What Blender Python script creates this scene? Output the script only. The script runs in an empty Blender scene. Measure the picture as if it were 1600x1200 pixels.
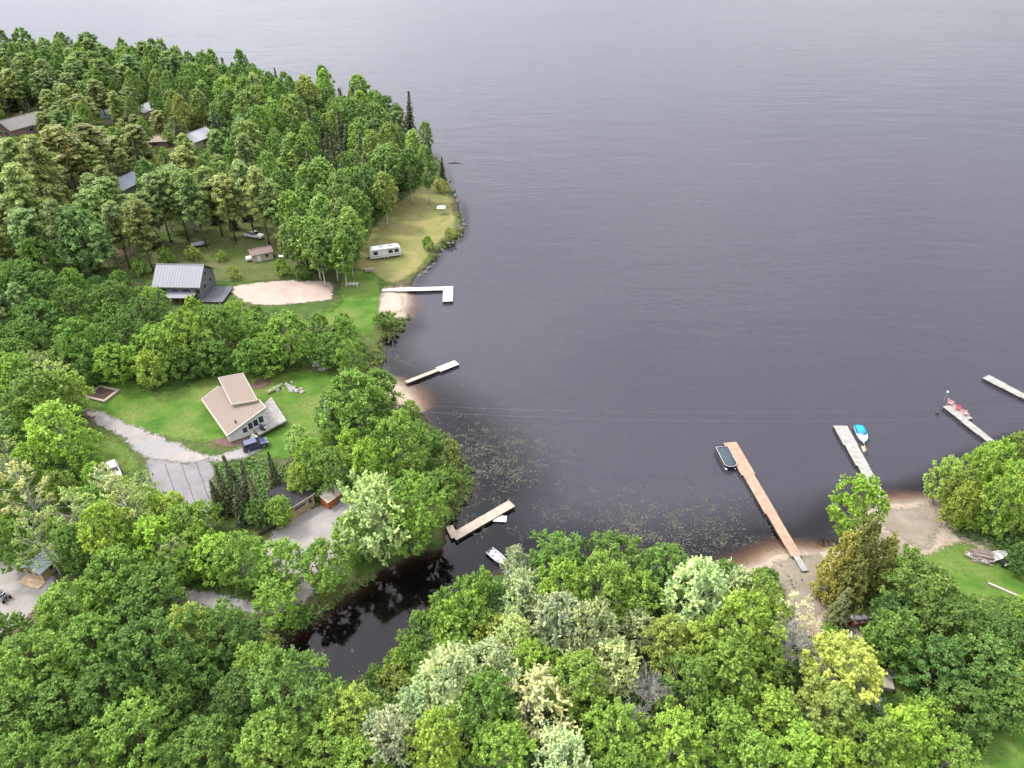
import bpy, math, random
import numpy as np
from mathutils import Vector
from mathutils.geometry import delaunay_2d_cdt
R = math.radians
scene = bpy.context.scene
C = scene.collection
random.seed(7); rng = np.random.default_rng(7)

# ------------------------------------------------------------------ camera, sky, sun, exposure
FPX, PITCH, CAMZ = 1109.0, R(36.0), 90.0
cam_d = bpy.data.cameras.new('camera'); cam = bpy.data.objects.new('camera', cam_d); C.objects.link(cam)
cam.location = (0, 0, CAMZ); cam.rotation_euler = (R(90) - PITCH, 0, 0)
cam_d.sensor_fit = 'HORIZONTAL'; cam_d.sensor_width = 36.0; cam_d.lens = 36.0 * FPX / 1600.0
cam_d.clip_start = 0.5; cam_d.clip_end = 20000
scene.camera = cam

SUN_EL, SUN_AZ = R(58), R(-70)          # azimuth from +Y towards +X: the sun stands to the left
world = bpy.data.worlds.new('World'); scene.world = world; world.use_nodes = True
wn, wl = world.node_tree.nodes, world.node_tree.links
bg = wn['Background']
sky = wn.new('ShaderNodeTexSky'); sky.sky_type = 'NISHITA'; sky.sun_disc = False
sky.sun_elevation = SUN_EL; sky.sun_rotation = SUN_AZ; sky.dust_density = 2.0
tc = wn.new('ShaderNodeTexCoord'); mp = wn.new('ShaderNodeMapping'); mp.inputs['Scale'].default_value = (1.2, 1.2, 3.2)
wl.new(tc.outputs['Generated'], mp.inputs['Vector'])
nz = wn.new('ShaderNodeTexNoise'); nz.inputs['Scale'].default_value = 1.7; nz.inputs['Detail'].default_value = 5; nz.inputs['Roughness'].default_value = .55
wl.new(mp.outputs['Vector'], nz.inputs['Vector'])
rp = wn.new('ShaderNodeValToRGB')
rp.color_ramp.elements[0].position = .30; rp.color_ramp.elements[0].color = (.58, .60, .67, 1)
rp.color_ramp.elements[1].position = .72; rp.color_ramp.elements[1].color = (.98, .99, 1.05, 1)
wl.new(nz.outputs['Fac'], rp.inputs['Fac'])
cl = wn.new('ShaderNodeVectorMath'); cl.operation = 'SCALE'; cl.inputs['Scale'].default_value = 14.0
sxyz = wn.new('ShaderNodeSeparateXYZ'); wl.new(tc.outputs['Generated'], sxyz.inputs[0])
hz = wn.new('ShaderNodeMapRange'); hz.inputs['From Min'].default_value = 0; hz.inputs['From Max'].default_value = 1; hz.inputs['To Min'].default_value = .31; hz.inputs['To Max'].default_value = 1.5
wl.new(sxyz.outputs['Z'], hz.inputs['Value'])
sd_ = wn.new('ShaderNodeVectorMath'); sd_.operation = 'DOT_PRODUCT'; wl.new(tc.outputs['Generated'], sd_.inputs[0]); sd_.inputs[1].default_value = (math.sin(SUN_AZ), math.cos(SUN_AZ), 0)
sm_ = wn.new('ShaderNodeMath'); sm_.operation = 'MULTIPLY_ADD'; wl.new(sd_.outputs['Value'], sm_.inputs[0]); sm_.inputs[1].default_value = .46; sm_.inputs[2].default_value = .90
sp_ = wn.new('ShaderNodeMath'); sp_.operation = 'MULTIPLY'; wl.new(sm_.outputs[0], sp_.inputs[0]); wl.new(hz.outputs[0], sp_.inputs[1])
cm_ = wn.new('ShaderNodeVectorMath'); cm_.operation = 'SCALE'; wl.new(rp.outputs['Color'], cm_.inputs[0]); wl.new(sp_.outputs[0], cm_.inputs['Scale'])
wl.new(cm_.outputs['Vector'], cl.inputs[0])
mx = wn.new('ShaderNodeMix'); mx.data_type = 'RGBA'; mx.inputs['Factor'].default_value = .88
wl.new(sky.outputs['Color'], mx.inputs['A']); wl.new(cl.outputs['Vector'], mx.inputs['B'])
wl.new(mx.outputs['Result'], bg.inputs['Color']); bg.inputs['Strength'].default_value = 0.11

sd = bpy.data.lights.new('sun', 'SUN'); sun = bpy.data.objects.new('sun', sd); C.objects.link(sun)
sd.energy = 1.5; sd.angle = R(10); sd.color = (1.0, .96, .90)
sv = Vector((math.sin(SUN_AZ) * math.cos(SUN_EL), math.cos(SUN_AZ) * math.cos(SUN_EL), math.sin(SUN_EL)))
sun.rotation_euler = sv.to_track_quat('Z', 'Y').to_euler(); sun.location = (0, 100, 150)

scene.view_settings.view_transform = 'Standard'; scene.view_settings.look = 'None'
scene.view_settings.exposure = 1.42; scene.view_settings.gamma = 1.0
scene.render.engine = 'CYCLES'
scene.cycles.use_denoising = True
scene.cycles.max_bounces = 8; scene.cycles.diffuse_bounces = 5; scene.cycles.glossy_bounces = 3
scene.cycles.transmission_bounces = 5; scene.cycles.transparent_max_bounces = 6; scene.cycles.volume_bounces = 0
scene.cycles.caustics_reflective = False; scene.cycles.caustics_refractive = False

# ------------------------------------------------------------------ projection helpers (photo pixel <-> place)
CP, SP = math.cos(PITCH), math.sin(PITCH)
def at(px, py, z=0.0):
    u, v = (px - 800) / FPX, (py - 600) / FPX
    d = (u, CP - v * SP, -SP - v * CP)
    t = (z - CAMZ) / d[2]
    return Vector((d[0] * t, d[1] * t, z))
def proj(x, y, z):
    zz = z - CAMZ
    dep = y * CP - zz * SP
    return 800 + FPX * x / dep, 600 - FPX * (y * SP + zz * CP) / dep, dep

# ------------------------------------------------------------------ shoreline and terrain height
SHORE_PX = [(-160, 100), (0, 112), (120, 112), (250, 122), (340, 138), (450, 160), (560, 188), (640, 222), (688, 250), (700, 283), (716, 312), (724, 345),
    (722, 370), (700, 378), (688, 394), (670, 418), (652, 430), (646, 446), (638, 454), (636, 472), (632, 488), (638, 496), (630, 512), (600, 530), (596, 560), (612, 592), (632, 606),
    (650, 628), (668, 650), (700, 690), (738, 735), (738, 768), (716, 800), (700, 832), (700, 856), (640, 876), (590, 900), (530, 946), (470, 986), (438, 1004),
    (446, 1034), (480, 1066), (524, 1086), (566, 1060), (606, 1040), (640, 992), (664, 955), (704, 926), (748, 902), (792, 890), (830, 902),
    (900, 905), (1000, 912), (1100, 902), (1170, 888), (1214, 866), (1290, 858), (1330, 820), (1370, 792), (1420, 784), (1464, 776), (1490, 742),
    (1530, 718), (1564, 698), (1620, 682), (1760, 648), (2100, 600)]
def catmull(P, n=5, closed=False):
    out = []; N = len(P)
    rngi = range(N if closed else N - 1)
    for i in rngi:
        p0 = P[(i - 1) % N] if closed or i > 0 else P[i]
        p1 = P[i]; p2 = P[(i + 1) % N]
        p3 = P[(i + 2) % N] if closed or i + 2 < N else p2
        for k in range(n):
            t = k / n; t2, t3 = t * t, t * t * t
            out.append(tuple(.5 * ((2 * b) + (-a + c) * t + (2 * a - 5 * b + 4 * c - d) * t2 + (-a + 3 * b - 3 * c + d) * t3)
                             for a, b, c, d in zip(p0, p1, p2, p3)))
    if not closed: out.append(tuple(P[-1]))
    return out
shore = [(p.x, p.y) for p in (at(*q) for q in SHORE_PX)]
shore = catmull(shore, 4)
LAND = np.array([(-6000, shore[0][1] + 40), *shore, (6000, 140), (6000, -2500), (-6000, -2500)])
SEG0 = np.array(shore[:-1]); SEG1 = np.array(shore[1:])
BEACH = [(at(*q), r) for q, r in (((628, 472), 9), ((640, 612), 8), ((1250, 896), 10), ((1235, 930), 14), ((1420, 816), 11), ((1440, 842), 12))]
def inside(poly, X, Y):
    poly = np.asarray(poly); n = len(poly); res = np.zeros(X.shape, bool)
    x0, y0 = poly[:, 0], poly[:, 1]; x1, y1 = np.roll(x0, -1), np.roll(y0, -1)
    for i in range(n):
        c = (y0[i] > Y) != (y1[i] > Y)
        if c.any():
            xi = (x1[i] - x0[i]) * (Y - y0[i]) / (y1[i] - y0[i] + 1e-12) + x0[i]
            res ^= c & (X < xi)
    return res
def sdist(X, Y):
    X = np.asarray(X, float); Y = np.asarray(Y, float)
    d2 = np.full(X.shape, 1e12)
    for (ax, ay), (bx, by) in zip(SEG0, SEG1):
        dx, dy = bx - ax, by - ay; L = dx * dx + dy * dy + 1e-9
        t = np.clip(((X - ax) * dx + (Y - ay) * dy) / L, 0, 1)
        d2 = np.minimum(d2, (X - ax - t * dx) ** 2 + (Y - ay - t * dy) ** 2)
    d = np.sqrt(d2)
    return np.where(inside(LAND, X, Y), d, -d)
def wob(X, Y, s=1.0):
    return (np.sin(X * .31 * s + 1.3) * np.cos(Y * .27 * s + .4) + .6 * np.sin(X * .73 * s + Y * .51 * s + 2.1) + .4 * np.sin(X * 1.37 * s - Y * 1.13 * s)) / 2
def sandw(X, Y):
    w = np.zeros(np.shape(X))
    for p, r in BEACH:
        w = np.maximum(w, np.exp(-(((X - p.x) ** 2 + (Y - p.y) ** 2) / (r * r)) ** 1.5))
    return w
def height_exact(X, Y):
    X = np.asarray(X, float); Y = np.asarray(Y, float)
    d = sdist(X, Y) + .35 * wob(X, Y, 1.6); b = sandw(X, Y)
    dl = np.maximum(d, 0); dw = np.maximum(-d, 0)
    s = np.clip((dl - 8) / 55, 0, 1); s = s * s * (3 - 2 * s)
    land = .55 * (1 - np.exp(-dl / (3 + 5 * b))) + 1.7 * s + .12 * wob(X, Y, .5) * np.minimum(1, dl / 8)
    wat = -5.5 * (1 - np.exp(-dw / (8 + 30 * b)))
    return np.where(d > 0, land, wat)
LX0, LX1, LY0, LY1, LS = -420.0, 300.0, 0.0, 560.0, 1.0
_lx, _ly = np.arange(LX0, LX1 + LS, LS), np.arange(LY0, LY1 + LS, LS)
_LX, _LY = np.meshgrid(_lx, _ly); LOOK = height_exact(_LX, _LY); DLOOK = sdist(_LX, _LY)
def bil(T, X, Y):
    u = np.clip((np.asarray(X, float) - LX0) / LS, 0, T.shape[1] - 1.001); v = np.clip((np.asarray(Y, float) - LY0) / LS, 0, T.shape[0] - 1.001)
    i, j = u.astype(int), v.astype(int); fu, fv = u - i, v - j
    return (T[j, i] * (1 - fu) + T[j, i + 1] * fu) * (1 - fv) + (T[j + 1, i] * (1 - fu) + T[j + 1, i + 1] * fu) * fv
def height(X, Y): return bil(LOOK, X, Y)
def gz(x, y): return float(bil(LOOK, x, y))
def shore_d(x, y): return float(bil(DLOOK, x, y))
def on(px, py, up=0.0):
    """the point of the ground seen at a photo pixel (optionally `up` metres above the ground)"""
    z = 0.0
    for _ in range(4):
        p = at(px, py, z + up); z = max(0.0, gz(p.x, p.y))
    return at(px, py, z + up)

# ------------------------------------------------------------------ materials
MATS = {}
def mat(name, col, rough=.6, spec=.3, metal=0.0, var=.12, vscale=3.0, bump=0.0, coat=0.0, col2=None):
    if name in MATS: return MATS[name]
    if not name.startswith(('bark', 'lily')): col = tuple(c * .80 for c in col); col2 = col2 and tuple(c * .80 for c in col2)
    m = bpy.data.materials.new(name); m.use_nodes = True; n, l = m.node_tree.nodes, m.node_tree.links
    b = n['Principled BSDF']; b.inputs['Roughness'].default_value = rough; b.inputs['Specular IOR Level'].default_value = spec
    b.inputs['Metallic'].default_value = metal; b.inputs['Coat Weight'].default_value = coat
    t = n.new('ShaderNodeTexCoord'); z = n.new('ShaderNodeTexNoise'); z.inputs['Scale'].default_value = vscale; z.inputs['Detail'].default_value = 5
    l.new(t.outputs['Object'], z.inputs['Vector'])
    r = n.new('ShaderNodeValToRGB'); c2 = col2 or tuple(c * (1 + var) for c in col)
    c1 = col if col2 else tuple(c * (1 - var) for c in col)
    r.color_ramp.elements[0].position = .3; r.color_ramp.elements[0].color = (*c1, 1)
    r.color_ramp.elements[1].position = .7; r.color_ramp.elements[1].color = (*c2, 1)
    l.new(z.outputs['Fac'], r.inputs['Fac']); l.new(r.outputs['Color'], b.inputs['Base Color'])
    if bump:
        bp = n.new('ShaderNodeBump'); bp.inputs['Strength'].default_value = bump; bp.inputs['Distance'].default_value = .05
        l.new(z.outputs['Fac'], bp.inputs['Height']); l.new(bp.outputs['Normal'], b.inputs['Normal'])
    MATS[name] = m; return m
def nodes_of(name):
    m = bpy.data.materials.new(name); m.use_nodes = True; MATS[name] = m
    return m, m.node_tree.nodes, m.node_tree.links
def ramp(n, l, fac, stops):
    r = n.new('ShaderNodeValToRGB'); e = r.color_ramp.elements
    while len(e) < len(stops): e.new(.5)
    for k, (p, c) in enumerate(stops): e[k].position = p; e[k].color = (*c, 1)
    l.new(fac, r.inputs['Fac']); return r.outputs['Color']
def noise(n, l, vec, scale, detail=5, rough=.55, dist=0.0):
    z = n.new('ShaderNodeTexNoise'); z.inputs['Scale'].default_value = scale; z.inputs['Detail'].default_value = detail
    z.inputs['Roughness'].default_value = rough; z.inputs['Distortion'].default_value = dist
    l.new(vec, z.inputs['Vector']); return z.outputs['Fac']
def mixc(n, l, fac, a, b, mode='MIX'):
    x = n.new('ShaderNodeMix'); x.data_type = 'RGBA'; x.blend_type = mode
    for s, v in (('Factor', fac), ('A', a), ('B', b)):
        if isinstance(v, (int, float)): x.inputs[s].default_value = v
        elif isinstance(v, tuple): x.inputs[s].default_value = (*v, 1)
        else: l.new(v, x.inputs[s])
    return x.outputs['Result']
def math_n(n, l, op, a, b=None, clamp=False):
    x = n.new('ShaderNodeMath'); x.operation = op; x.use_clamp = clamp
    for k, v in enumerate((a, b)):
        if v is None: continue
        if isinstance(v, (int, float)): x.inputs[k].default_value = v
        else: l.new(v, x.inputs[k])
    return x.outputs[0]

# foliage: one material, the tree's own leaf colour comes from its object colour
def leaf_material():
    m, n, l = nodes_of('foliage'); b = n['Principled BSDF']; out = n['Material Output']
    oi = n.new('ShaderNodeObjectInfo'); a = n.new('ShaderNodeAttribute'); a.attribute_name = 'tint'
    dark = mixc(n, l, 1.0, oi.outputs['Color'], (.62, .68, .66), 'MULTIPLY')
    light = mixc(n, l, 1.0, oi.outputs['Color'], (1.45, 1.32, 1.3), 'MULTIPLY')
    col = mixc(n, l, a.outputs['Fac'], dark, light)
    l.new(col, b.inputs['Base Color']); b.inputs['Roughness'].default_value = .5; b.inputs['Specular IOR Level'].default_value = .35
    tr = n.new('ShaderNodeBsdfTranslucent'); tcol = mixc(n, l, 1.0, col, (1.1, 1.15, .6), 'MULTIPLY'); l.new(tcol, tr.inputs['Color'])
    ms = n.new('ShaderNodeMixShader'); ms.inputs[0].default_value = .36
    l.new(b.outputs[0], ms.inputs[1]); l.new(tr.outputs[0], ms.inputs[2]); l.new(ms.outputs[0], out.inputs['Surface'])
    return m
M_LEAF = leaf_material()
M_BARK = mat('bark_brown', (.085, .065, .048), .9, .1, var=.35, vscale=2)
M_BARKG = mat('bark_grey', (.30, .28, .26), .9, .1, var=.25, vscale=2)
M_BIRCH = mat('bark_birch', (0.442, 0.416, 0.374), .8, .15, var=.2, vscale=3)

def ground_material():
    m, n, l = nodes_of('ground'); b = n['Principled BSDF']; b.inputs['Roughness'].default_value = .95; b.inputs['Specular IOR Level'].default_value = .1
    g = n.new('ShaderNodeNewGeometry'); pos = g.outputs['Position']
    big = noise(n, l, pos, .06, 4); mid = noise(n, l, pos, .5, 6, .65); fine = noise(n, l, pos, 3.0, 5, .7)
    grass = ramp(n, l, mid, [(.30, (0.034, 0.064, 0.015)), (.52, (0.056, 0.094, 0.021)), (.72, (0.101, 0.128, 0.038))])
    litter = ramp(n, l, mid, [(.3, (0.063, 0.052, 0.032)), (.6, (0.105, 0.087, 0.049)), (.8, (0.070, 0.084, 0.028))])
    land = mixc(n, l, ramp(n, l, big, [(.46, (0, 0, 0)), (.60, (1, 1, 1))]), grass, litter)
    land = mixc(n, l, .35, land, ramp(n, l, fine, [(.3, (.5, .5, .5)), (.7, (1, 1, 1))]), 'MULTIPLY')
    a = n.new('ShaderNodeAttribute'); a.attribute_name = 'sand'
    sandc = ramp(n, l, mid, [(.3, (0.216, 0.173, 0.126)), (.7, (0.310, 0.252, 0.191))])
    sf = math_n(n, l, 'ADD', a.outputs['Fac'], math_n(n, l, 'MULTIPLY', math_n(n, l, 'SUBTRACT', mid, .5), .6))
    sf = ramp(n, l, sf, [(.42, (0, 0, 0)), (.60, (1, 1, 1))])
    sx = n.new('ShaderNodeSeparateXYZ'); l.new(pos, sx.inputs[0])
    zb = n.new('ShaderNodeMapRange'); zb.inputs['From Min'].default_value = .22; zb.inputs['From Max'].default_value = .02; l.new(sx.outputs['Z'], zb.inputs['Value'])
    mud = ramp(n, l, mid, [(.3, (0.017, 0.014, 0.010)), (.7, (0.042, 0.033, 0.021))])
    c = mixc(n, l, zb.outputs[0], land, mud); c = mixc(n, l, sf, c, sandc)
    l.new(c, b.inputs['Base Color'])
    bp = n.new('ShaderNodeBump'); bp.inputs['Strength'].default_value = .6; bp.inputs['Distance'].default_value = .15; l.new(fine, bp.inputs['Height']); l.new(bp.outputs['Normal'], b.inputs['Normal'])
    return m
def patch_material(name, stops, stops2=None, s1=.35, s2=2.5, rough=.95, ragged=True, tracks=False):
    """earth cover that thins out raggedly towards its border"""
    stops = [(p_, tuple(c * .80 for c in q_)) for p_, q_ in stops]; stops2 = stops2 and [(p_, tuple(c * .80 for c in q_)) for p_, q_ in stops2]
    m, n, l = nodes_of(name); b = n['Principled BSDF']; out = n['Material Output']; b.inputs['Roughness'].default_value = rough; b.inputs['Specular IOR Level'].default_value = .12
    g = n.new('ShaderNodeNewGeometry'); pos = g.outputs['Position']
    a = noise(n, l, pos, s1, 6, .62); f = noise(n, l, pos, s2, 6, .7)
    c = ramp(n, l, a, stops)
    if stops2: c = mixc(n, l, ramp(n, l, noise(n, l, pos, s1 * .35, 4), [(.45, (0, 0, 0)), (.62, (1, 1, 1))]), c, ramp(n, l, f, stops2))
    c = mixc(n, l, .4, c, ramp(n, l, f, [(.28, (.55, .55, .55)), (.68, (1.15, 1.15, 1.15))]), 'MULTIPLY')
    l.new(c, b.inputs['Base Color'])
    bp = n.new('ShaderNodeBump'); bp.inputs['Strength'].default_value = .5; bp.inputs['Distance'].default_value = .08; l.new(f, bp.inputs['Height']); l.new(bp.outputs['Normal'], b.inputs['Normal'])
    if ragged:
        e = n.new('ShaderNodeAttribute'); e.attribute_name = 'edge'
        k = math_n(n, l, 'ADD', e.outputs['Fac'], math_n(n, l, 'MULTIPLY', math_n(n, l, 'SUBTRACT', noise(n, l, pos, 1.9, 6, .75), .5), 1.9))
        k = ramp(n, l, k, [(.30, (0, 0, 0)), (.62, (1, 1, 1))])
        t = n.new('ShaderNodeBsdfTransparent'); ms = n.new('ShaderNodeMixShader'); l.new(k, ms.inputs[0]); l.new(t.outputs[0], ms.inputs[1]); l.new(b.outputs[0], ms.inputs[2]); l.new(ms.outputs[0], out.inputs['Surface'])
    return m
M_LAWN = patch_material('lawn_grass', [(.28, (0.046, 0.113, 0.016)), (.5, (0.076, 0.154, 0.021)), (.72, (0.136, 0.193, 0.039))], [(.28, (0.069, 0.129, 0.021)), (.5, (0.132, 0.178, 0.041)), (.72, (0.190, 0.190, 0.076))], s1=.30, s2=1.6)
M_DRY = patch_material('dry_grass', [(.3, (0.155, 0.164, 0.050)), (.5, (0.228, 0.210, 0.077)), (.72, (0.273, 0.228, 0.119))], [(.3, (0.119, 0.155, 0.036)), (.7, (0.218, 0.200, 0.081))], s1=.3)
M_FLOOR = patch_material('pine_floor', [(.28, (0.064, 0.094, 0.024)), (.5, (0.102, 0.114, 0.039)), (.72, (0.141, 0.128, 0.071))], [(.28, (0.047, 0.084, 0.020)), (.5, (0.085, 0.119, 0.029)), (.72, (0.127, 0.128, 0.054))], s1=.4, s2=1.4)
M_GRAVEL = patch_material('gravel', [(.3, (0.263, 0.235, 0.211)), (.7, (0.364, 0.327, 0.293))], [(.3, (0.246, 0.230, 0.224)), (.7, (0.325, 0.302, 0.293))], s1=.4, s2=6)
M_ASPH = patch_material('worn_asphalt', [(.3, (0.189, 0.175, 0.178)), (.7, (0.266, 0.245, 0.248))], s1=.3, s2=8)
M_SAND = patch_material('sand_cover', [(.3, (0.369, 0.286, 0.230)), (.7, (0.464, 0.369, 0.308))], s1=.3, s2=3)
M_BEACH = patch_material('trodden_beach', [(.3, (0.204, 0.170, 0.129)), (.7, (0.292, 0.245, 0.190))], [(.3, (0.150, 0.136, 0.082)), (.7, (0.245, 0.211, 0.156))], s1=.35, s2=3)
M_MARSH = patch_material('marsh_grass', [(.3, (0.053, 0.083, 0.019)), (.5, (0.090, 0.116, 0.026)), (.72, (0.143, 0.143, 0.053))], [(.3, (0.045, 0.075, 0.019)), (.7, (0.112, 0.112, 0.045))], s1=.5)
M_SOIL = patch_material('bed_soil', [(.3, (.10, .065, .05)), (.7, (.19, .125, .10))], s1=.6, ragged=False)

# ------------------------------------------------------------------ mesh helpers
def prop(o, label=None, cat=None, group=None, kind=None):
    if label: o['label'] = label
    if cat: o['category'] = cat
    if group: o['group'] = group
    if kind: o['kind'] = kind
    return o
def empty(name, loc, rz=0.0, label=None, cat=None, group=None):
    o = bpy.data.objects.new(name, None); C.objects.link(o); o.location = loc; o.rotation_euler = (0, 0, rz); o.empty_display_size = .3
    return prop(o, label, cat, group)
class MB:
    def __init__(s): s.v, s.f = [], []
    def add(s, vs, fs):
        k = len(s.v); s.v += [tuple(v) for v in vs]; s.f += [tuple(i + k for i in f) for f in fs]; return s
    def box(s, c, d, rz=0.0, taper=1.0):
        hx, hy, hz = d[0] / 2, d[1] / 2, d[2] / 2; ca, sa = math.cos(rz), math.sin(rz); vs = []
        for z, t in ((-hz, 1.0), (hz, taper)):
            for x, y in ((-hx, -hy), (hx, -hy), (hx, hy), (-hx, hy)):
                x, y = x * t, y * t; vs.append((c[0] + x * ca - y * sa, c[1] + x * sa + y * ca, c[2] + z))
        return s.add(vs, [(3, 2, 1, 0), (4, 5, 6, 7), (0, 1, 5, 4), (1, 2, 6, 5), (2, 3, 7, 6), (3, 0, 4, 7)])
    def beam(s, a, b, w, h):
        a, b = Vector(a), Vector(b); d = (b - a).normalized(); r = d.cross(Vector((0, 0, 1)))
        r = Vector((1, 0, 0)) if r.length < 1e-4 else r.normalized(); u = r.cross(d).normalized()
        vs = [p + r * (x * w / 2) + u * (y * h / 2) for p in (a, b) for x, y in ((-1, -1), (1, -1), (1, 1), (-1, 1))]
        return s.add(vs, [(0, 1, 2, 3), (7, 6, 5, 4), (0, 4, 5, 1), (1, 5, 6, 2), (2, 6, 7, 3), (3, 7, 4, 0)])
    def tube(s, pts, rad, n=6, cap=True):
        pts = [Vector(p) for p in pts]; rad = rad if isinstance(rad, (list, tuple)) else [rad] * len(pts); vs, fs = [], []
        for i, p in enumerate(pts):
            d = (pts[min(i + 1, len(pts) - 1)] - pts[max(i - 1, 0)]).normalized()
            r = d.cross(Vector((.31, .77, .1) if abs(d.z) > .8 else (0, 0, 1))).normalized(); u = r.cross(d)
            vs += [p + (r * math.cos(2 * math.pi * k / n) + u * math.sin(2 * math.pi * k / n)) * rad[i] for k in range(n)]
        for i in range(len(pts) - 1):
            for k in range(n):
                a, b = i * n + k, i * n + (k + 1) % n; fs.append((a, b, b + n, a + n))
        if cap: fs += [tuple(range(n))[::-1], tuple(range((len(pts) - 1) * n, len(pts) * n))]
        return s.add(vs, fs)
    def slab(s, quad, th):
        """a plate: polygon of world/local points (counter-clockwise from above) with thickness th downwards"""
        q = [Vector(p) for p in quad]; n = len(q); dn = Vector((0, 0, -th))
        return s.add(q + [p + dn for p in q], [tuple(range(n)), tuple(range(2 * n - 1, n - 1, -1))] + [(i, i + n, (i + 1) % n + n, (i + 1) % n) for i in range(n)])
    def prism(s, poly, z0, z1):
        n = len(poly); return s.add([(x, y, z0) for x, y in poly] + [(x, y, z1) for x, y in poly],
            [tuple(range(n - 1, -1, -1)), tuple(range(n, 2 * n))] + [(i, (i + 1) % n, (i + 1) % n + n, i + n) for i in range(n)])
    def loft(s, rings, capa=True, capb=True):
        n = len(rings[0]); vs = [p for r in rings for p in r]; fs = []
        for i in range(len(rings) - 1):
            for k in range(n): fs.append((i * n + k, i * n + (k + 1) % n, (i + 1) * n + (k + 1) % n, (i + 1) * n + k))
        if capa: fs.append(tuple(range(n - 1, -1, -1)))
        if capb: fs.append(tuple(range((len(rings) - 1) * n, len(rings) * n)))
        return s.add(vs, fs)
    def build(s, name, m, parent=None, smooth=False, kind=None, bevel=0.0):
        me = bpy.data.meshes.new(name); me.from_pydata(s.v, [], s.f); me.materials.append(m)
        if smooth:
            for p in me.polygons: p.use_smooth = True
        o = bpy.data.objects.new(name, me); C.objects.link(o)
        if bevel:
            b = o.modifiers.new('bevel', 'BEVEL'); b.width = bevel; b.segments = 2; b.limit_method = 'ANGLE'
        if parent: o.parent = parent
        if kind: o['kind'] = kind
        return o

# ------------------------------------------------------------------ the land, one sheet
def grid_axis(lo, hi, step, far_lo, far_hi):
    mid = np.arange(lo, hi + step, step); a, s = [lo], step
    while a[-1] > far_lo: s *= 1.35; a.append(a[-1] - s)
    b, s = [mid[-1]], step
    while b[-1] < far_hi: s *= 1.35; b.append(b[-1] + s)
    return np.concatenate([np.array(a[1:])[::-1], mid, np.array(b[1:])])
gx = grid_axis(-330, 230, 1.4, -5000, 5000); gy = grid_axis(15, 470, 1.4, -1500, 6500)
GX, GY = np.meshgrid(gx, gy); GZ = height(GX, GY)
_far = (GX < LX0) | (GX > LX1) | (GY < LY0) | (GY > LY1); GZ[_far] = height_exact(GX[_far], GY[_far])
nx, ny = len(gx), len(gy)
idx = np.arange(nx * ny).reshape(ny, nx)
gf = np.stack([idx[:-1, :-1], idx[:-1, 1:], idx[1:, 1:], idx[1:, :-1]], -1).reshape(-1, 4)
def mesh_np(name, V, F, mtl, smooth=True):
    me = bpy.data.meshes.new(name); V = np.asarray(V, np.float32); F = np.asarray(F, np.int32)
    me.vertices.add(len(V)); me.vertices.foreach_set('co', V.ravel()); k = F.shape[1]
    me.loops.add(F.size); me.loops.foreach_set('vertex_index', F.ravel())
    me.polygons.add(len(F)); me.polygons.foreach_set('loop_start', np.arange(0, F.size, k, dtype=np.int32))
    me.polygons.foreach_set('use_smooth', np.full(len(F), smooth))
    me.update(calc_edges=True); me.validate(); me.materials.append(mtl); return me
gm = mesh_np('ground', np.stack([GX.ravel(), GY.ravel(), GZ.ravel()], -1), gf, ground_material())
at_s = gm.attributes.new('sand', 'FLOAT', 'POINT'); at_s.data.foreach_set('value', sandw(GX, GY).ravel().astype(np.float32))
ground = bpy.data.objects.new('ground', gm); C.objects.link(ground); prop(ground, kind='structure')

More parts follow.
